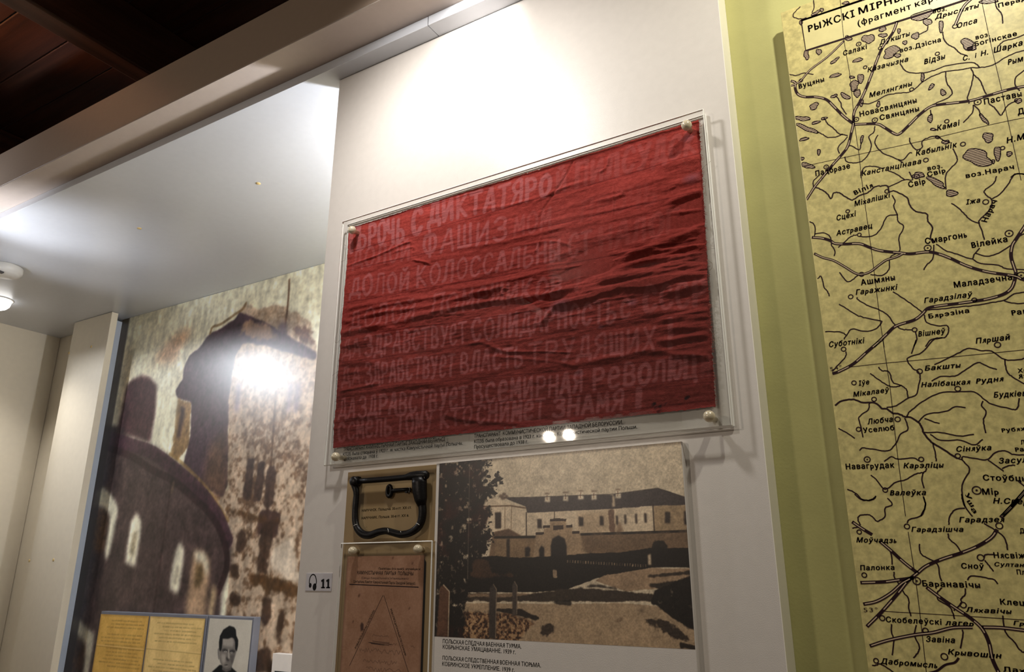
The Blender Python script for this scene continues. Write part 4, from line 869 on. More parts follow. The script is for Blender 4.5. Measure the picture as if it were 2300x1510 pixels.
# courtyard wall and gate
pl([(420, 640), (430, 600), (530, 575), (610, 620), (720, 625), (990, 612), (1710, 590), (1720, 740), (400, 770)], BW, 1)
pl([(430, 632), (440, 595), (530, 578), (608, 622), (500, 628)], (96, 72, 54), 1)
pl([(440, 640), (700, 640), (700, 765), (440, 765)], (140, 112, 82), 2, rag=.8)
c.line([(440, 632), (710, 628)], .004, DKG, .9, crop=C5, smooth=False); c.line([(1000, 612), (1710, 590)], .0038, DKG, .9, crop=C5, smooth=False)
pl([(705, 625), (705, 600), (760, 598), (760, 570), (800, 568), (800, 525), (905, 522), (905, 562), (945, 565), (945, 590), (992, 594), (1000, 620), (1050, 760), (690, 760)], (172, 142, 110), 1)
for b_ in ([(798, 512), (850, 505), (905, 512), (905, 526), (798, 528)], [(755, 555), (800, 553), (800, 570), (755, 572)], [(905, 550), (945, 548), (945, 566), (905, 568)], [(705, 600), (760, 597), (760, 612), (705, 615)], [(945, 590), (992, 588), (992, 606), (945, 608)], [(820, 555), (887, 550), (887, 580), (820, 584)]): pl(b_, (62, 46, 38), .5)
pl([(805, 760), (803, 690), (815, 640), (855, 617), (895, 640), (908, 690), (910, 760)], (30, 22, 20), 1)
pl([(730, 760), (728, 710), (745, 685), (760, 700), (762, 760)], (30, 22, 20), 1); pl([(637, 760), (637, 700), (655, 690), (670, 700), (668, 755)], (40, 30, 26), 1); pl([(515, 640), (537, 640), (537, 765), (515, 765)], (50, 38, 30), 1)
pl([(1000, 620), (1700, 600), (1700, 700), (1020, 720)], (112, 88, 66), 6, .55, rag=1.5)
pl([(1450, 720), (1480, 660), (1540, 650), (1570, 690), (1560, 730)], DKG, 2, .9, rag=1.2)
# hedge, shade and road
pl([(270, 770), (420, 750), (600, 765), (800, 755), (1000, 740), (1300, 725), (1450, 700), (1715, 700), (1720, 830), (1470, 830), (1100, 900), (900, 975), (700, 990), (260, 990)], DKG, 1, rag=.8)
pl([(270, 770), (400, 780), (420, 860), (590, 870), (590, 890), (270, 890)], (96, 62, 40), 3, .6, rag=1.6)
pl([(1460, 830), (1720, 835), (1725, 890), (1560, 960), (1300, 985), (1090, 915), (1150, 880)], (166, 136, 106), 1, rag=.8)
pl([(260, 995), (650, 1000), (1000, 960), (1300, 985), (1480, 1000), (1480, 1050), (900, 1050), (260, 1050)], (56, 44, 34), 2, rag=1)
pl([(260, 1000), (600, 995), (740, 1000), (500, 1022), (260, 1020)], (160, 130, 100), 2, .8, rag=1)
pl([(900, 975), (1100, 955), (1350, 985), (1250, 965), (1100, 935)], DKG, 2, .8, rag=1)
pl([(1400, 880), (1720, 850), (1720, 870), (1450, 895)], DKG, 2, .8, rag=1); pl([(1430, 940), (1600, 920), (1720, 900), (1725, 950), (1520, 970)], DKG, 2, .85, rag=1)
pl([(240, 1060), (900, 1065), (1300, 1060), (1500, 1080), (1760, 1240), (1765, 1370), (600, 1310), (200, 1290)], (176, 148, 116), 1, rag=.4)
pl([(1460, 1060), (1480, 980), (1720, 880), (1760, 1250), (1600, 1160), (1520, 1090)], DKG, 2, rag=1.2)
pl([(230, 1110), (520, 1130), (690, 1180), (640, 1250), (590, 1310), (200, 1290)], (112, 74, 48), 3, .95, rag=1.6)
m_ = blur(c.mask(c.g(C5, [(230, 1110), (520, 1130), (690, 1180), (600, 1310), (200, 1290)])), 3); c.comp(m_*np.clip(N1*7, 0, 1), (196, 160, 116), .7); c.comp(m_*np.clip(-N1*7, 0, 1), (40, 26, 20), .8)
pl([(375, 1100), (600, 1095), (740, 1160), (700, 1172), (560, 1130)], DKG, 2, .9, rag=1); pl([(735, 1200), (820, 1195), (825, 1260), (740, 1265)], (50, 38, 30), 3, .9, rag=2); pl([(1360, 1100), (1420, 1105), (1400, 1118)], (60, 46, 36), 2, .8)
pl([(1390, 1160), (1500, 1145), (1620, 1200), (1740, 1330), (1620, 1290), (1500, 1220)], (44, 33, 26), 3, .9, rag=2); pl([(1640, 1310), (1750, 1335), (1755, 1365), (1650, 1350)], DKG, 2, .9, rag=1.5); pl([(1200, 1160), (1270, 1155), (1275, 1185), (1230, 1185)], (130, 104, 78), 3, .7, rag=2)
pl([(800, 1050), (940, 1040), (940, 1072), (860, 1070)], DKG, 2, .8, rag=1)
for x_ in range(910, 1430, 17): pl([(x_, 778+(x_-910)*.06), (x_+7, 778+(x_-910)*.06), (x_+7, 796+(x_-910)*.06), (x_, 796+(x_-910)*.06)], (160, 134, 106), .5, R2.uniform(.3, .9))
pl([(1437, 745), (1455, 740), (1460, 810), (1440, 812)], (200, 176, 146)); pl([(818, 845), (842, 845), (845, 897), (820, 897)], (170, 142, 112), 1, .9, rag=1)
# tree at the left
tree_ = [(70, 140), (400, 115), (350, 170), (400, 215), (330, 260), (370, 300), (460, 330), (360, 380), (410, 480), (380, 560), (415, 640), (380, 740), (310, 760), (265, 980), (250, 1080), (225, 1290), (40, 1290), (60, 600)]
pl(tree_, DKG, 5, rag=2.2)
for bx, by, br in ((452, 225, 20), (470, 250, 24), (440, 262, 22), (482, 278, 18), (425, 275, 16), (462, 208, 12), (405, 292, 16), (445, 292, 14), (395, 320, 26), (430, 340, 18), (450, 345, 12), (385, 350, 22), (395, 160, 14), (388, 200, 14), (398, 235, 16), (380, 265, 18)):
    pl([(bx+br*math.cos(a_)*R2.uniform(.6, 1.25), by+br*.8*math.sin(a_)*R2.uniform(.6, 1.25)) for a_ in np.linspace(0, 6, 11)], DKG, .5, .95)
for k_ in range(170):
    bx, by = R2.choice([(400, 150), (345, 250), (420, 330), (400, 470), (395, 560), (412, 640), (380, 720), (330, 260), (430, 300)]); bx += R2.uniform(-26, 22); by += R2.uniform(-45, 45); br = R2.uniform(4, 9)
    pl([(bx+br*math.cos(a_), by+br*.8*math.sin(a_)) for a_ in np.linspace(0, 6, 6)], DKG, .5, .9)
for bx, by, br in ((480, 362, 18), (500, 350, 16), (515, 365, 16), (495, 375, 18)): pl([(bx+br*math.cos(a_)*R2.uniform(.6, 1.2), by+br*.7*math.sin(a_)) for a_ in np.linspace(0, 6, 9)], (84, 64, 50), .7, .8)
m_ = blur(c.mask(c.g(C5, tree_)), 2); NT = noise(c.nz, c.nx, 55, 77, 3); c.comp(m_*np.clip((NT-.17)*9, 0, 1)*np.linspace(.15, 1, c.nz)[:, None], (186, 162, 134), .85); c.comp(m_*np.clip(N2*5-.3, 0, 1), (66, 26, 20), .6)
c.line([(275, 150), (270, 500), (262, 900)], .0018, (110, 96, 82), .6, crop=C5)
for pts_, cl in (([(60, 1275), (80, 960), (105, 940), (145, 985), (132, 1278)], (96, 64, 46)), ([(400, 1290), (405, 965), (430, 935), (452, 970), (445, 1295)], (62, 52, 46)), ([(553, 1140), (553, 945), (568, 918), (585, 945), (583, 1140)], (72, 60, 52))): pl(pts_, cl, 1)
c.line([(105, 942), (143, 985), (135, 1275)], .0022, (196, 170, 140), .9, crop=C5, smooth=False); c.line([(430, 937), (450, 970), (444, 1290)], .0014, (150, 128, 104), .8, crop=C5, smooth=False); c.line([(568, 920), (585, 950), (583, 1130)], .0012, (150, 128, 104), .8, crop=C5, smooth=False)
NF = noise(c.nz, c.nx, 230, 71, 2); N4 = noise(c.nz, c.nx, 30, 72, 4); c.a *= (1+NF*.20+N1*.16+N4*.28)[..., None]; c.a += (NF*14+6)[..., None]
c.build('photo_print', M['paint_matte'], pp)
pr = Print(PY-0.0001)
pr.text('ПОЛЬСКАЯ СЛЕДЧАЯ ВАЕННАЯ ТУРМА.', (100, 1321), (612, 1357), 27, K5, bold=.015)
pr.text('КОБРЫНСКАЕ ЎМАЦАВАННЕ. 1939 г.', (100, 1357), (575, 1393), 27, K5, bold=.015)
pr.text('ПОЛЬСКАЯ СЛЕДСТВЕННАЯ ВОЕННАЯ ТЮРЬМА.', (98, 1430), (740, 1480), 27, K5, bold=.015)
pr.text('КОБРИНСКОЕ УКРЕПЛЕНИЕ. 1939 г.', (96, 1468), (568, 1510), 27, K5, bold=.015)
pr.build('lettering', M['ink'], pp)

# ================================================================== MAP BOARD
MY = 0.022
q = P(MY, [(1752, 29), (1953, 1510)])
mx0 = q[:, 0].mean(); mz1 = q[0, 1]
M['map'] = mat('map_print', rgb(208, 194, 130), 0.42, spec=0.4, var=0.24, scale=120)
for n_ in M['map'].node_tree.nodes:
    if n_.type == 'TEX_NOISE': n_.inputs['Detail'].default_value = 5; n_.inputs['Roughness'].default_value = 0.6
mpb = empty('map_board', (mx0, 0.05, 1.2)); tag(mpb, 'large yellow printed map board standing off the green wall at the right', 'map')
mb = MB(); mb.box(mx0, 0.75, MY, MY+0.010, 1.20, mz1, bev=0.0008); mb.build('board', M['map'], mpb)
for z in (1.5, 2.3):
    mb = MB(); mb.box(0.05, 0.60, MY+0.010, 0.0515, z, z+0.04); mb.build('spacer', M['woodb'], mpb)
C1 = (1700, 0, 3.775); C2 = (1700, 380, 3.775); C3 = (1700, 760, 3.775); C4 = (1800, 1110, 3.776)
tt = Print(MY-0.00012); ti = Print(MY-0.00030); tl = Print(MY-0.00020); lk = Print(MY-0.00008)
for q_ in (tt, ti, tl, lk): q_.xmin = mx0+0.001
tt.poly(P(MY, K(C1, [(378, 178), (1700, -265), (2300, -465), (2300, -200), (1500, 88), (415, 428)])))
for p_ in ([(890, 0), (375, 175), (415, 430), (1560, 66)], [(375, 175), (2300, -470)], [(1500, 87), (2300, -175)]): ti.line(p_, 0.0034, C1, smooth=False)
def T(cr, s, a, b, h, sh=0.0, bo=.036): ti.text(s, a, b, h*0.82, cr, bo, sh, 0.09)
I_ = .25
for row in [
 (C1, 'РЫЖСКІ', (440, 272), (830, 140), 72, 0, .03), (C1, 'МІРНЫ', (868, 122), (1235, 2), 72, 0, .03), (C1, '(фрагмент', (858, 220), (1310, 76), 62, 0, .025), (C1, 'карты)', (1345, 60), (1640, -38), 62, 0, .025),
 (C1, 'воз.', (1495, 112), (1608, 88), 45), (C1, 'Дрысвяты', (1510, 163), (1885, 60), 46, I_), (C1, 'Перада', (2050, 65), (2330, -15), 45), (C1, 'Опса', (1702, 238), (1870, 190), 50, I_),
 (C1, 'воз.', (1858, 335), (1975, 305), 45), (C1, 'Богінскае', (1850, 392), (2205, 300), 46), (C1, 'Салакі', (735, 472), (935, 412), 50, .1), (C1, 'Дукшты', (1040, 380), (1300, 300), 48, I_),
 (C1, 'воз.Дзісна', (1215, 445), (1560, 352), 46), (C1, 'Казачызна', (940, 612), (1285, 517), 48, I_), (C1, 'Відзы', (1420, 545), (1600, 495), 55, I_), (C1, 'С.', (1750, 515), (1803, 502), 50, I_), (C1, 'і', (1850, 490), (1866, 486), 46, I_),
 (C1, 'Н.', (1900, 475), (1960, 460), 50, I_), (C1, 'Шаркаў', (2010, 448), (2310, 365), 55, I_), (C1, 'Рымкі', (2130, 550), (2330, 498), 58, I_), (C1, 'Вуцяны', (358, 752), (570, 690), 52), (C1, 'Мелянгяны', (955, 828), (1320, 724), 50, I_),
 (C1, 'Новасвянцяны', (875, 990), (1355, 868), 54), (C1, 'Свянцяны', (1045, 1020), (1375, 940), 54), (C1, 'Паставы', (1930, 885), (2245, 815), 58), (C1, 'Камаі', (1530, 1108), (1725, 1060), 55, I_), (C1, 'Кабыльнік', (1350, 1322), (1700, 1245), 55, I_),
 (C1, 'Н.Мя', (2120, 1215), (2320, 1165), 58, I_), (C1, 'Канстанцінава', (890, 1492), (1395, 1385), 50, I_), (C1, 'воз.', (1450, 1446), (1572, 1422), 45), (C1, 'Свір', (1450, 1500), (1600, 1460), 50), (C1, 'Падбразе', (500, 1494), (790, 1425), 55), (C1, 'воз.Нарач', (1775, 1510), (2180, 1432), 48), (C1, 'Дз', (2215, 972), (2310, 952), 60),
 (C2, 'Вілія', (833, 218), (985, 150), 46), (C2, 'Міхалішкі', (830, 315), (1135, 237), 54, I_), (C2, 'Свір', (1290, 155), (1430, 120), 58), (C2, 'Іжа', (1775, 300), (1895, 280), 50, I_), (C2, 'Сцехі', (680, 436), (845, 395), 54, I_), (C2, 'Астравец', (675, 565), (980, 497), 52, I_),
 (C2, 'Смаргонь', (1430, 635), (1780, 577), 60), (C2, 'Вілейка', (1825, 668), (2125, 614), 60), (C2, 'Нарач', (1950, 450), (2038, 270), 50), (C2, 'Маладзечна', (1675, 1005), (2165, 937), 60), (C2, 'Ашмяны', (885, 985), (1170, 940), 60), (C2, 'Гаражынкі', (840, 1066), (1195, 1020), 54, I_),
 (C2, 'Гарадзілаў', (1420, 1135), (1830, 1080), 52, I_), (C2, 'Бярэзіна', (1460, 1266), (1800, 1216), 46), (C2, 'Ракаў', (2165, 1240), (2400, 1208), 54), (C2, 'Вішнеў', (1370, 1420), (1600, 1392), 56, I_), (C2, 'Пяршай', (1858, 1480), (2150, 1445), 56, I_), (C2, 'Суботнікі', (615, 1510), (915, 1475), 56, I_),
 (C3, 'Іўе', (865, 402), (955, 388), 50, I_), (C3, 'Мікалаеў', (820, 497), (1125, 455), 50, I_), (C3, 'Бакшты', (1425, 275), (1730, 247), 50, I_), (C3, 'Налібацкая', (1395, 415), (1812, 388), 50, I_), (C3, 'Рудня', (1860, 384), (2095, 362), 52, I_), (C3, 'Будкіева', (2010, 503), (2330, 485), 56, I_),
 (C3, 'Любча', (940, 730), (1155, 707), 56, I_), (C3, 'Уселюб', (905, 802), (1165, 778), 52), (C3, 'Рубяж', (2080, 797), (2290, 780), 40), (C3, 'Сіняўка', (1695, 962), (1990, 948), 54, I_), (C3, 'Рак', (2195, 962), (2310, 955), 44), (C3, 'Засулле', (2055, 1062), (2400, 1048), 56, I_),
 (C3, 'Навагрудак', (757, 1112), (1165, 1097), 58), (C3, 'Карэліцы', (1245, 1102), (1585, 1096), 54, I_), (C3, 'Валеўка', (1130, 1332), (1435, 1330), 54, I_), (C3, 'Стоўбцы', (1920, 1205), (2290, 1212), 58), (C3, 'Мір', (1915, 1326), (2050, 1326), 62), (C3, 'Н.Свер', (2005, 1400), (2300, 1408), 56, I_),
 (C3, '54°', (625, 278), (722, 258), 40, 0, 0.0), (C3, 'У', (1762, 1322), (1790, 1372), 42), (C3, 'ш', (1780, 1385), (1815, 1432), 42), (C3, 'а', (1812, 1450), (1840, 1485), 42), (C3, 'Хр', (2215, 292), (2290, 286), 44), (C3, 'Яз', (2220, 342), (2290, 336), 44), (C3, 'Л', (2240, 900), (2270, 898), 44),
 (C4, 'Гарадзея', (1340, 240), (1725, 237), 54, I_), (C4, 'Гарадзішча', (935, 320), (1375, 320), 50, I_), (C4, 'Моўчадзь', (468, 410), (805, 415), 52, I_), (C4, 'Палонка', (502, 647), (790, 643), 52, .1), (C4, 'Баранавічы', (1030, 782), (1515, 797), 60), (C4, 'Нясвіж', (1635, 542), (1900, 546), 58),
 (C4, 'Сноў', (1360, 632), (1550, 635), 56, .1), (C4, 'Султан', (1640, 612), (1890, 620), 42, I_), (C4, 'Пл', (1830, 682), (1900, 684), 50), (C4, 'Клец', (1690, 937), (1895, 948), 58), (C4, 'Ляхавічы', (1395, 1000), (1785, 1018), 50, I_), (C4, 'Скобелеўскі', (720, 1086), (1192, 1110), 56, .1), (C4, 'лагер', (1222, 1112), (1462, 1122), 54, I_),
 (C4, 'Гр', (1800, 1112), (1890, 1116), 44, I_), (C4, 'Завіна', (1060, 1253), (1305, 1264), 58, I_), (C4, 'Крывошын', (1245, 1360), (1700, 1396), 56, I_), (C4, 'Дабромысль', (672, 1438), (1152, 1478), 56, I_), (C4, '53°', (530, 1002), (650, 1002), 48, 0, 0.0), (C4, 'Лах', (1715, 1506), (1900, 1518), 50), (C4, 'Д', (1855, 332), (1892, 332), 50)]:
    T(*row)
WR = 0.00165; MM = 0.001
def rings(cr, L):
    for x, y, r, *d in L: ti.ring((x, y), r*0.000170, 0.0014, cr, bool(d))
rings(C1, [(863, 373, 20, 1), (1048, 407, 17), (918, 570, 15), (1530, 455, 16), (1680, 222, 19), (373, 682, 17, 1), (1312, 758, 16), (842, 1012, 21, 1), (1000, 1018, 22, 1), (1872, 865, 25, 1), (1610, 1028, 16), (1747, 1222, 18), (1433, 1357, 18), (587, 1415, 19, 1), (2083, 1255, 15)])
rings(C2, [(1355, 62, 20, 1), (1103, 187, 17), (1940, 278, 20), (770, 357, 15), (868, 556, 15), (1448, 668, 25, 1), (2138, 545, 26, 1), (2240, 900, 26, 1), (887, 892, 18, 1), (795, 1082, 18), (1843, 1110, 17), (1337, 1362, 17), (2040, 1490, 20)])
rings(C3, [(735, 92, 18), (823, 378, 17), (993, 517, 17), (1380, 280, 19), (1703, 428, 19), (1193, 687, 19), (862, 772, 17), (1703, 998, 17), (1393, 1027, 17), (935, 1028, 22, 1), (1088, 1287, 17), (1863, 1290, 28, 1)])
rings(C4, [(895, 275, 18), (490, 322, 16), (533, 688, 17), (1678, 270, 21), (1520, 540, 21), (978, 738, 26, 1), (1372, 942, 19), (685, 1053, 18), (1052, 1160, 18), (1212, 1380, 21), (633, 1415, 16)])
rdash = Print(MY-0.00038); rdash.xmin = mx0+0.001
def rail(cr, pts, dash=True, w_=0.0042):
    q = P(MY-0.00030, catmull(K(cr, pts), 6)); ti.ribbon(q, w_)
    d = np.r_[0, np.cumsum(np.linalg.norm(np.diff(q, axis=0), axis=1))]; L = d[-1]; s_ = 0.002
    while s_ < L-0.004:
        e_ = min(L, s_+(0.016 if dash else 0.2)); ss = np.linspace(s_, e_, max(3, int((e_-s_)/0.003))); rdash.ribbon(np.column_stack([np.interp(ss, d, q[:, 0]), np.interp(ss, d, q[:, 1])]), w_*0.30); s_ = e_+(0.013 if dash else 0.001)
rail(C1, [(740, 345), (600, 480), (455, 590), (373, 682), (330, 710), (285, 730)], False, .0034)
rail(C1, [(1190, 180), (1150, 280), (1060, 410), (980, 610), (930, 740), (880, 850), (825, 950), (818, 1050), (800, 1130), (770, 1240), (720, 1310), (640, 1400), (550, 1510)]); rail(C2, [(555, 70), (490, 150), (420, 260)], False)
rail(C1, [(285, 685), (325, 700), (325, 750), (350, 800), (410, 822), (500, 822), (590, 845), (660, 910), (740, 990), (820, 1050)])
rail(C1, [(820, 1055), (1010, 1050), (1080, 1080), (1170, 1135), (1215, 1130), (1300, 1050), (1370, 980), (1470, 905), (1560, 885), (1800, 855), (1960, 810), (2150, 755), (2330, 720)])
rail(C1, [(1830, -20), (1750, 60), (1680, 215)], False)
rail(C2, [(465, 578), (550, 585), (620, 605), (660, 630), (750, 635), (870, 632), (960, 665), (1050, 692), (1200, 708), (1300, 718), (1440, 702), (1530, 715), (1650, 760), (1780, 820), (1950, 870), (2180, 905), (2240, 930), (2330, 955)])
rail(C2, [(485, 715), (560, 750), (650, 775), (740, 825), (830, 880), (887, 892), (960, 870), (1040, 810), (1100, 770), (1180, 745), (1240, 715)], False, .0036)
rail(C2, [(2300, 440), (2200, 590), (2165, 650), (2155, 740), (2180, 830), (2195, 880), (2180, 960), (2150, 1020), (2080, 1065), (1960, 1100), (1843, 1120), (1700, 1140), (1540, 1160), (1450, 1180), (1400, 1230), (1330, 1280), (1180, 1330), (1100, 1400), (990, 1505)])
rail(C3, [(1070, 0), (940, 110), (820, 215), (700, 280), (640, 300)]); rail(C3, [(2300, 1265), (2200, 1380), (2080, 1510)])
for p_, d_ in (([(430, 235), (510, 290), (600, 345)], 1), ([(665, 400), (760, 480), (870, 580), (985, 670)], 1), ([(985, 670), (1060, 610), (1200, 550), (1370, 495), (1500, 440), (1610, 370), (1660, 300)], 1), ([(1690, 200), (1790, 100), (1900, -25)], 1),
 ([(500, 752), (700, 745), (830, 728), (950, 712)], 1), ([(525, 935), (640, 910), (760, 840), (850, 760), (920, 720)], 0), ([(555, 1125), (680, 1000), (820, 840), (900, 740), (985, 670)], 1), ([(1060, 790), (1180, 880), (1310, 970), (1430, 1050), (1530, 1140), (1590, 1260), (1620, 1400), (1680, 1530)], 1),
 ([(580, 1290), (740, 1240), (960, 1195), (1120, 1175), (1280, 1135), (1450, 1130)], 0), ([(1530, 1130), (1700, 1135), (1910, 1160)], 0)): rail(C4, p_, bool(d_))
RV = {C1: [[(480, 0), (485, 60), (470, 110)], [(370, 55), (310, 120), (320, 150), (380, 160), (420, 150)], [(270, 630), (330, 640), (400, 620), (480, 630)], [(1215, 540), (1260, 600), (1330, 620), (1430, 615), (1520, 590), (1620, 555), (1820, 530), (1890, 570)],
 [(880, 875), (950, 880), (1030, 845), (1100, 805), (1200, 790), (1310, 775), (1400, 700), (1480, 650), (1590, 610), (1730, 590), (1810, 575), (1930, 570), (2020, 540), (2100, 490), (2200, 445), (2320, 415)], [(1450, 220), (1440, 260), (1375, 290)], [(1575, 270), (1585, 330), (1620, 375), (1680, 410), (1720, 450), (1775, 470)],
 [(1600, 610), (1610, 700), (1655, 780), (1620, 830), (1530, 870), (1470, 900)], [(1815, 580), (1835, 630), (1815, 740), (1785, 830), (1800, 880)], [(1835, 630), (1895, 690), (1925, 760), (1945, 800)], [(1835, 890), (1830, 950), (1790, 1000), (1750, 1040)], [(1835, 890), (1880, 930), (1895, 980)],
 [(2290, 580), (2200, 650), (2190, 720), (2230, 770)], [(1970, 880), (2020, 920), (2065, 975), (2090, 950), (2130, 890), (2210, 850)], [(2020, 0), (2030, 60), (2075, 120), (2085, 200)], [(2040, 400), (2090, 350), (2200, 320), (2320, 270)], [(670, 810), (710, 870), (720, 910), (760, 970)],
 [(570, 1000), (600, 1050), (650, 1090), (690, 1130), (720, 1140), (770, 1150)], [(510, 1115), (560, 1140), (600, 1165), (680, 1160), (730, 1135)], [(1000, 1070), (990, 1120), (950, 1160), (970, 1230), (950, 1300), (900, 1360), (830, 1380), (760, 1370), (745, 1330)],
 [(1025, 1145), (1000, 1200), (1020, 1250), (1070, 1300), (1150, 1330), (1230, 1360), (1290, 1300), (1315, 1298)], [(1295, 1165), (1300, 1210), (1350, 1270), (1400, 1250), (1400, 1200), (1460, 1165), (1530, 1155), (1580, 1190), (1640, 1210)], [(1660, 1260), (1695, 1330), (1690, 1380), (1640, 1430), (1600, 1490), (1605, 1610)],
 [(880, 1490), (900, 1430), (950, 1410), (1020, 1415), (1060, 1430)], [(770, 1235), (810, 1240), (870, 1270), (885, 1210)], [(770, 1160), (690, 1250), (700, 1300)], [(1470, 930), (1475, 980)], [(1200, 1355), (1240, 1380)], [(2150, 1505), (2200, 1475), (2320, 1480)]],
 C2: [[(480, 150), (480, 100), (530, 50)], [(1145, 220), (1170, 270), (1160, 320), (1190, 380), (1195, 440), (1245, 490), (1205, 580), (1210, 690), (1130, 750), (1120, 850), (1060, 900), (960, 895)], [(1190, 385), (1100, 405), (1060, 490), (1010, 550), (940, 575), (870, 570)], [(850, 555), (800, 570), (740, 620), (690, 665)],
 [(490, 550), (560, 540), (620, 570), (630, 640), (660, 690), (655, 740)], [(445, 440), (490, 480), (490, 570)], [(1120, 150), (1250, 90), (1320, 90), (1290, 20)], [(1250, 88), (1180, 40), (1110, 10)], [(2030, 60), (2010, 120), (1930, 180), (1945, 220), (1990, 260), (1975, 340), (1890, 430), (1885, 460), (1910, 530), (1930, 600)],
 [(1990, 255), (2060, 210), (2130, 130), (2190, 45), (2300, 45)], [(1650, 290), (1690, 315), (1750, 370), (1810, 430), (1885, 460)], [(1520, 635), (1600, 690), (1700, 720), (1820, 760), (1850, 715), (1950, 740), (2050, 710), (2160, 640)], [(1500, 640), (1490, 760), (1440, 810), (1415, 855)],
 [(1830, 765), (1900, 800), (2050, 815), (2120, 845), (2300, 855)], [(1850, 715), (1890, 670)], [(2180, 600), (2240, 560), (2300, 535)], [(700, 875), (760, 950), (800, 945), (860, 895)], [(515, 930), (545, 910), (570, 1000), (600, 1040), (615, 1080)],
 [(850, 1085), (860, 1110), (950, 1160), (1050, 1200), (1120, 1250), (1180, 1330), (1250, 1360), (1320, 1362)], [(695, 1145), (770, 1190), (850, 1240), (920, 1260), (1040, 1285), (1055, 1300), (1000, 1360), (900, 1375), (810, 1355), (760, 1410), (740, 1440)], [(580, 1378), (700, 1380), (755, 1405)],
 [(1155, 1040), (1230, 1090), (1320, 1150), (1400, 1215)], [(1420, 1235), (1440, 1300), (1540, 1330), (1610, 1325), (1625, 1370), (1590, 1430), (1480, 1445), (1430, 1505)], [(1450, 1195), (1600, 1180), (1750, 1165), (1850, 1155), (2000, 1130), (2100, 1110), (2180, 1060), (2300, 1040)], [(2095, 1115), (2160, 1135), (2300, 1140)],
 [(1345, 1380), (1355, 1440), (1330, 1505)]],
 C3: [[(1100, 590), (1180, 570), (1280, 510), (1350, 480), (1370, 400), (1385, 330), (1370, 285), (1330, 260), (1280, 200), (1290, 160), (1400, 120), (1500, 10), (1570, -5)], [(1310, 130), (1350, 10)], [(960, 300), (1030, 350), (1110, 400), (1170, 412), (1225, 400)], [(1030, 245), (1060, 275), (1120, 285), (1150, 370), (1225, 400), (1270, 440), (1280, 500)],
 [(755, 110), (755, 150), (700, 215), (640, 280)], [(1505, 225), (1600, 180), (1720, 120), (1800, 85), (1900, 105), (1990, 110), (2100, 180), (2230, 180), (2300, 155)], [(2100, 180), (2120, 280), (2170, 330), (2300, 405)], [(1480, 365), (1560, 325), (1680, 320), (1780, 260), (1875, 205), (1960, 240), (2035, 265)],
 [(1270, 665), (1300, 620), (1400, 540), (1550, 465), (1700, 455), (1840, 455), (1930, 520), (1990, 560), (2120, 590), (2190, 605), (2215, 580), (2225, 510)], [(1920, 530), (1905, 570), (1945, 630), (1920, 700), (1940, 805)], [(1370, 710), (1440, 645), (1600, 620), (1680, 580), (1770, 590)], [(1420, 680), (1490, 705), (1550, 722)],
 [(1420, 800), (1560, 800), (1720, 830), (1840, 812)], [(1470, 815), (1560, 865), (1730, 865), (1840, 905), (1915, 858)], [(1490, 890), (1510, 960), (1520, 1045)], [(1255, 675), (1280, 770), (1220, 810), (1180, 890), (1110, 955), (980, 940), (900, 930), (870, 950)], [(955, 550), (940, 610), (865, 670), (880, 740), (900, 840)],
 [(690, 765), (760, 800), (830, 850)], [(1080, 1045), (1140, 1005), (1200, 1025), (1320, 1015), (1380, 1040)], [(965, 1160), (1010, 1195), (1088, 1280), (1180, 1220), (1260, 1200), (1350, 1150), (1420, 1135), (1440, 1100)], [(1410, 1140), (1400, 1200), (1415, 1270)], [(1410, 1340), (1430, 1420), (1390, 1510)],
 [(765, 1280), (830, 1310), (900, 1370), (980, 1370), (1010, 1340)], [(1740, 1030), (1750, 1005), (1850, 1020), (1950, 1030), (2020, 970), (2100, 955), (2180, 985), (2300, 992)], [(1960, 1035), (2070, 1110), (2090, 1130)], [(2080, 1105), (2140, 1080), (2190, 1078)], [(2220, 1215), (2300, 1280)],
 [(1700, 1020), (1740, 1035), (1800, 1100), (1790, 1150), (1745, 1230), (1740, 1330), (1765, 1430)]],
 C4: [[(450, 0), (500, 45), (560, 55), (610, 40), (635, 15)], [(730, 35), (770, 90), (710, 120), (710, 190), (660, 225), (640, 230), (590, 185), (550, 175), (490, 185), (480, 215), (500, 265)], [(430, 290), (480, 280), (500, 270)], [(1035, 25), (1050, 90), (1020, 180), (920, 215), (895, 245)], [(1360, 0), (1365, 50), (1390, 110), (1450, 190)],
 [(1390, 120), (1300, 135), (1255, 200), (1250, 260)], [(1245, 335), (1255, 380), (1320, 440), (1355, 495)], [(1550, 250), (1640, 305), (1720, 370), (1750, 475)], [(1625, 512), (1560, 515), (1550, 540)], [(1555, 560), (1600, 620), (1630, 655)], [(1000, 425), (1010, 500), (1060, 540), (1150, 590), (1170, 680), (1190, 740)],
 [(1190, 795), (1155, 840), (1165, 900), (1260, 960), (1300, 1060)], [(1390, 800), (1390, 850), (1355, 890), (1355, 930), (1290, 990)], [(1410, 735), (1430, 700), (1500, 700), (1600, 718), (1640, 730), (1665, 765)], [(720, 440), (760, 500), (770, 600)], [(785, 660), (790, 710), (830, 770), (870, 840), (910, 890), (910, 970), (930, 1035)],
 [(765, 1105), (765, 1180), (785, 1240), (770, 1370)], [(975, 1110), (960, 1200), (1000, 1290), (990, 1340), (950, 1390)], [(1365, 1150), (1370, 1200), (1350, 1310)], [(1705, 1030), (1730, 1170), (1800, 1250), (1860, 1330), (1910, 1345)], [(600, 1455), (640, 1450), (660, 1440), (720, 1470), (800, 1525)]]}
for cr, L in RV.items():
    for p_ in L: tl.line(p_, WR, cr, jit=0.35)
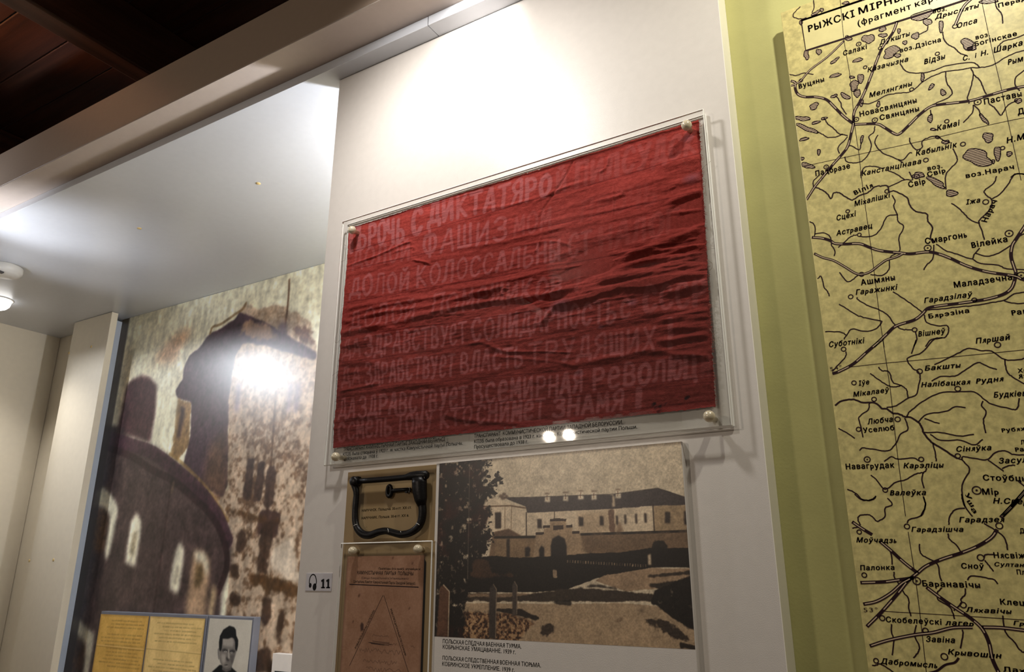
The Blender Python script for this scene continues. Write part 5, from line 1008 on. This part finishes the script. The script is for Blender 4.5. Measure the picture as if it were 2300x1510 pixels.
tl.line([(500, 155), (560, 180), (600, 215), (630, 250), (650, 205), (700, 200), (760, 240), (810, 260), (870, 225), (940, 200), (1000, 150), (1060, 140), (1110, 145), (1120, 190), (1170, 185), (1270, 240), (1300, 310), (1350, 360), (1440, 380), (1450, 440), (1490, 500), (1470, 580), (1500, 625)], .0020, C2, jit=.4)
tl.line([(665, 570), (720, 530), (820, 520), (900, 545), (1000, 548), (1060, 595), (1100, 598), (1150, 635), (1200, 640), (1250, 665), (1300, 670), (1370, 715), (1400, 760), (1420, 810), (1480, 880), (1560, 930), (1700, 1020)], .0024, C3, jit=.3)
tl.line([(1335, 1390), (1300, 1430), (1220, 1450), (1150, 1500), (1080, 1520)], .0026, C4)
for cr, p_ in ((C1, [(705, -20), (740, 350), (790, 650), (830, 1060), (870, 1340), (882, 1510)]), (C2, [(885, 60), (920, 320), (985, 800), (1045, 1290), (1080, 1510)]), (C3, [(1065, 0), (1130, 430), (1185, 930), (1260, 1510)]), (C4, [(905, 320), (985, 850), (1060, 1520)]), (C1, [(1900, -20), (1985, 380), (2070, 740), (2130, 1030), (2240, 1530)]),
 (C1, [(400, 1410), (860, 1310), (1400, 1195), (1970, 1060), (2330, 985)]), (C3, [(780, 245), (1100, 210), (1640, 160), (2300, 95)]), (C4, [(700, 995), (1290, 1030), (1910, 1070)])): tl.line(p_, .0008, cr)
def lake(cr, x, y, rx, ry, rot=0):
    t = np.linspace(0, 2*math.pi, 22, endpoint=False); ph = R2.uniform(0, 6); r = 1+.16*np.sin(2*t+ph)+.12*np.sin(3*t+ph*2)+.07*np.sin(5*t); a = math.radians(rot)
    p = np.column_stack([x+rx*r*np.cos(t)*math.cos(a)-ry*r*np.sin(t)*math.sin(a), y+rx*r*np.cos(t)*math.sin(a)+ry*r*np.sin(t)*math.cos(a)]); w_ = P(MY, K(cr, p)); lk.poly(w_)
    tl.ribbon(np.vstack([w_, w_[:2]]), .0013)
    z = w_[:, 1].min()+.0011
    while z < w_[:, 1].max():
        xs = []
        for i in range(22):
            (xa_, za_), (xb_, zb_) = w_[i], w_[(i+1) % 22]
            if (za_ > z) != (zb_ > z): xs.append(xa_+(xb_-xa_)*(z-za_)/(zb_-za_))
        xs.sort()
        for i in range(0, len(xs)-1, 2): tl.ribbon([(xs[i], z), (xs[i+1], z+.0003)], .00105)
        z += .0026
for L in [(945, 330, 48, 40), (1065, 245, 30, 22), (1070, 300, 33, 17), (1205, 262, 14, 18), (1345, 305, 28, 30), (1140, 440, 76, 40, -25), (1255, 362, 16, 18), (1190, 470, 36, 13), (1400, 130, 115, 30, -18), (1445, 185, 33, 32), (1562, 222, 20, 44), (420, 465, 22, 38), (525, 440, 20, 26), (660, 515, 40, 13, -40), (855, 510, 46, 13, -20), (665, 640, 52, 13, -18),
 (805, 655, 20, 11), (880, 665, 30, 33), (825, 725, 38, 42, 30), (850, 790, 24, 38), (885, 870, 20, 26), (655, 815, 26, 13, -20), (750, 815, 52, 16, 30), (1030, 885, 13, 26), (1480, 735, 30, 15, -42), (1578, 785, 20, 28), (1405, 655, 15, 33), (485, 900, 45, 22, -30), (385, 1005, 60, 20, 5), (500, 1040, 34, 12, -20), (570, 1005, 24, 11, -20), (425, 1090, 88, 20, 22),
 (400, 1180, 40, 12, -18), (525, 1290, 15, 22), (890, 1180, 12, 30, 15), (385, 1345, 18, 11), (430, 1405, 52, 22, 10), (1470, 1005, 18, 38), (1925, 1010, 16, 52, -38), (1960, 1165, 50, 36, 10), (1870, 1335, 120, 66, 8), (2040, 1300, 32, 52), (2140, 1305, 26, 18), (2005, 1370, 13, 15), (1785, 375, 62, 40, 30), (1825, 410, 34, 20), (1495, 1098, 24, 10), (1600, 1205, 28, 18), (1530, 1165, 16, 12),
 (2215, 855, 26, 23), (1965, 8, 78, 22), (500, 110, 38, 13, -30), (550, 85, 13, 18), (775, 325, 26, 22), (375, 190, 12, 24), (755, 25, 28, 12)]: lake(C1, *L)
for L in [(1370, 52, 50, 24, 5), (1520, 112, 92, 24, 28), (1650, 205, 44, 30, -12)]: lake(C2, *L)
M['mapbox'] = mat('map_title_ground', rgb(224, 212, 152), .42, var=.05, scale=60); M['maplake'] = mat('map_lake_tint', rgb(206, 182, 152), .42)
tt.build('title_box', M['mapbox'], mpb); tag(lk.build('lake_tints', M['maplake'], mpb), kind='stuff'); tl.build('rivers_and_grid', M['mapink'], mpb); ti.build('lettering_and_railways', M['mapink'], mpb); tag(rdash.build('railway_dashes', M['maplake'], mpb), kind='stuff')
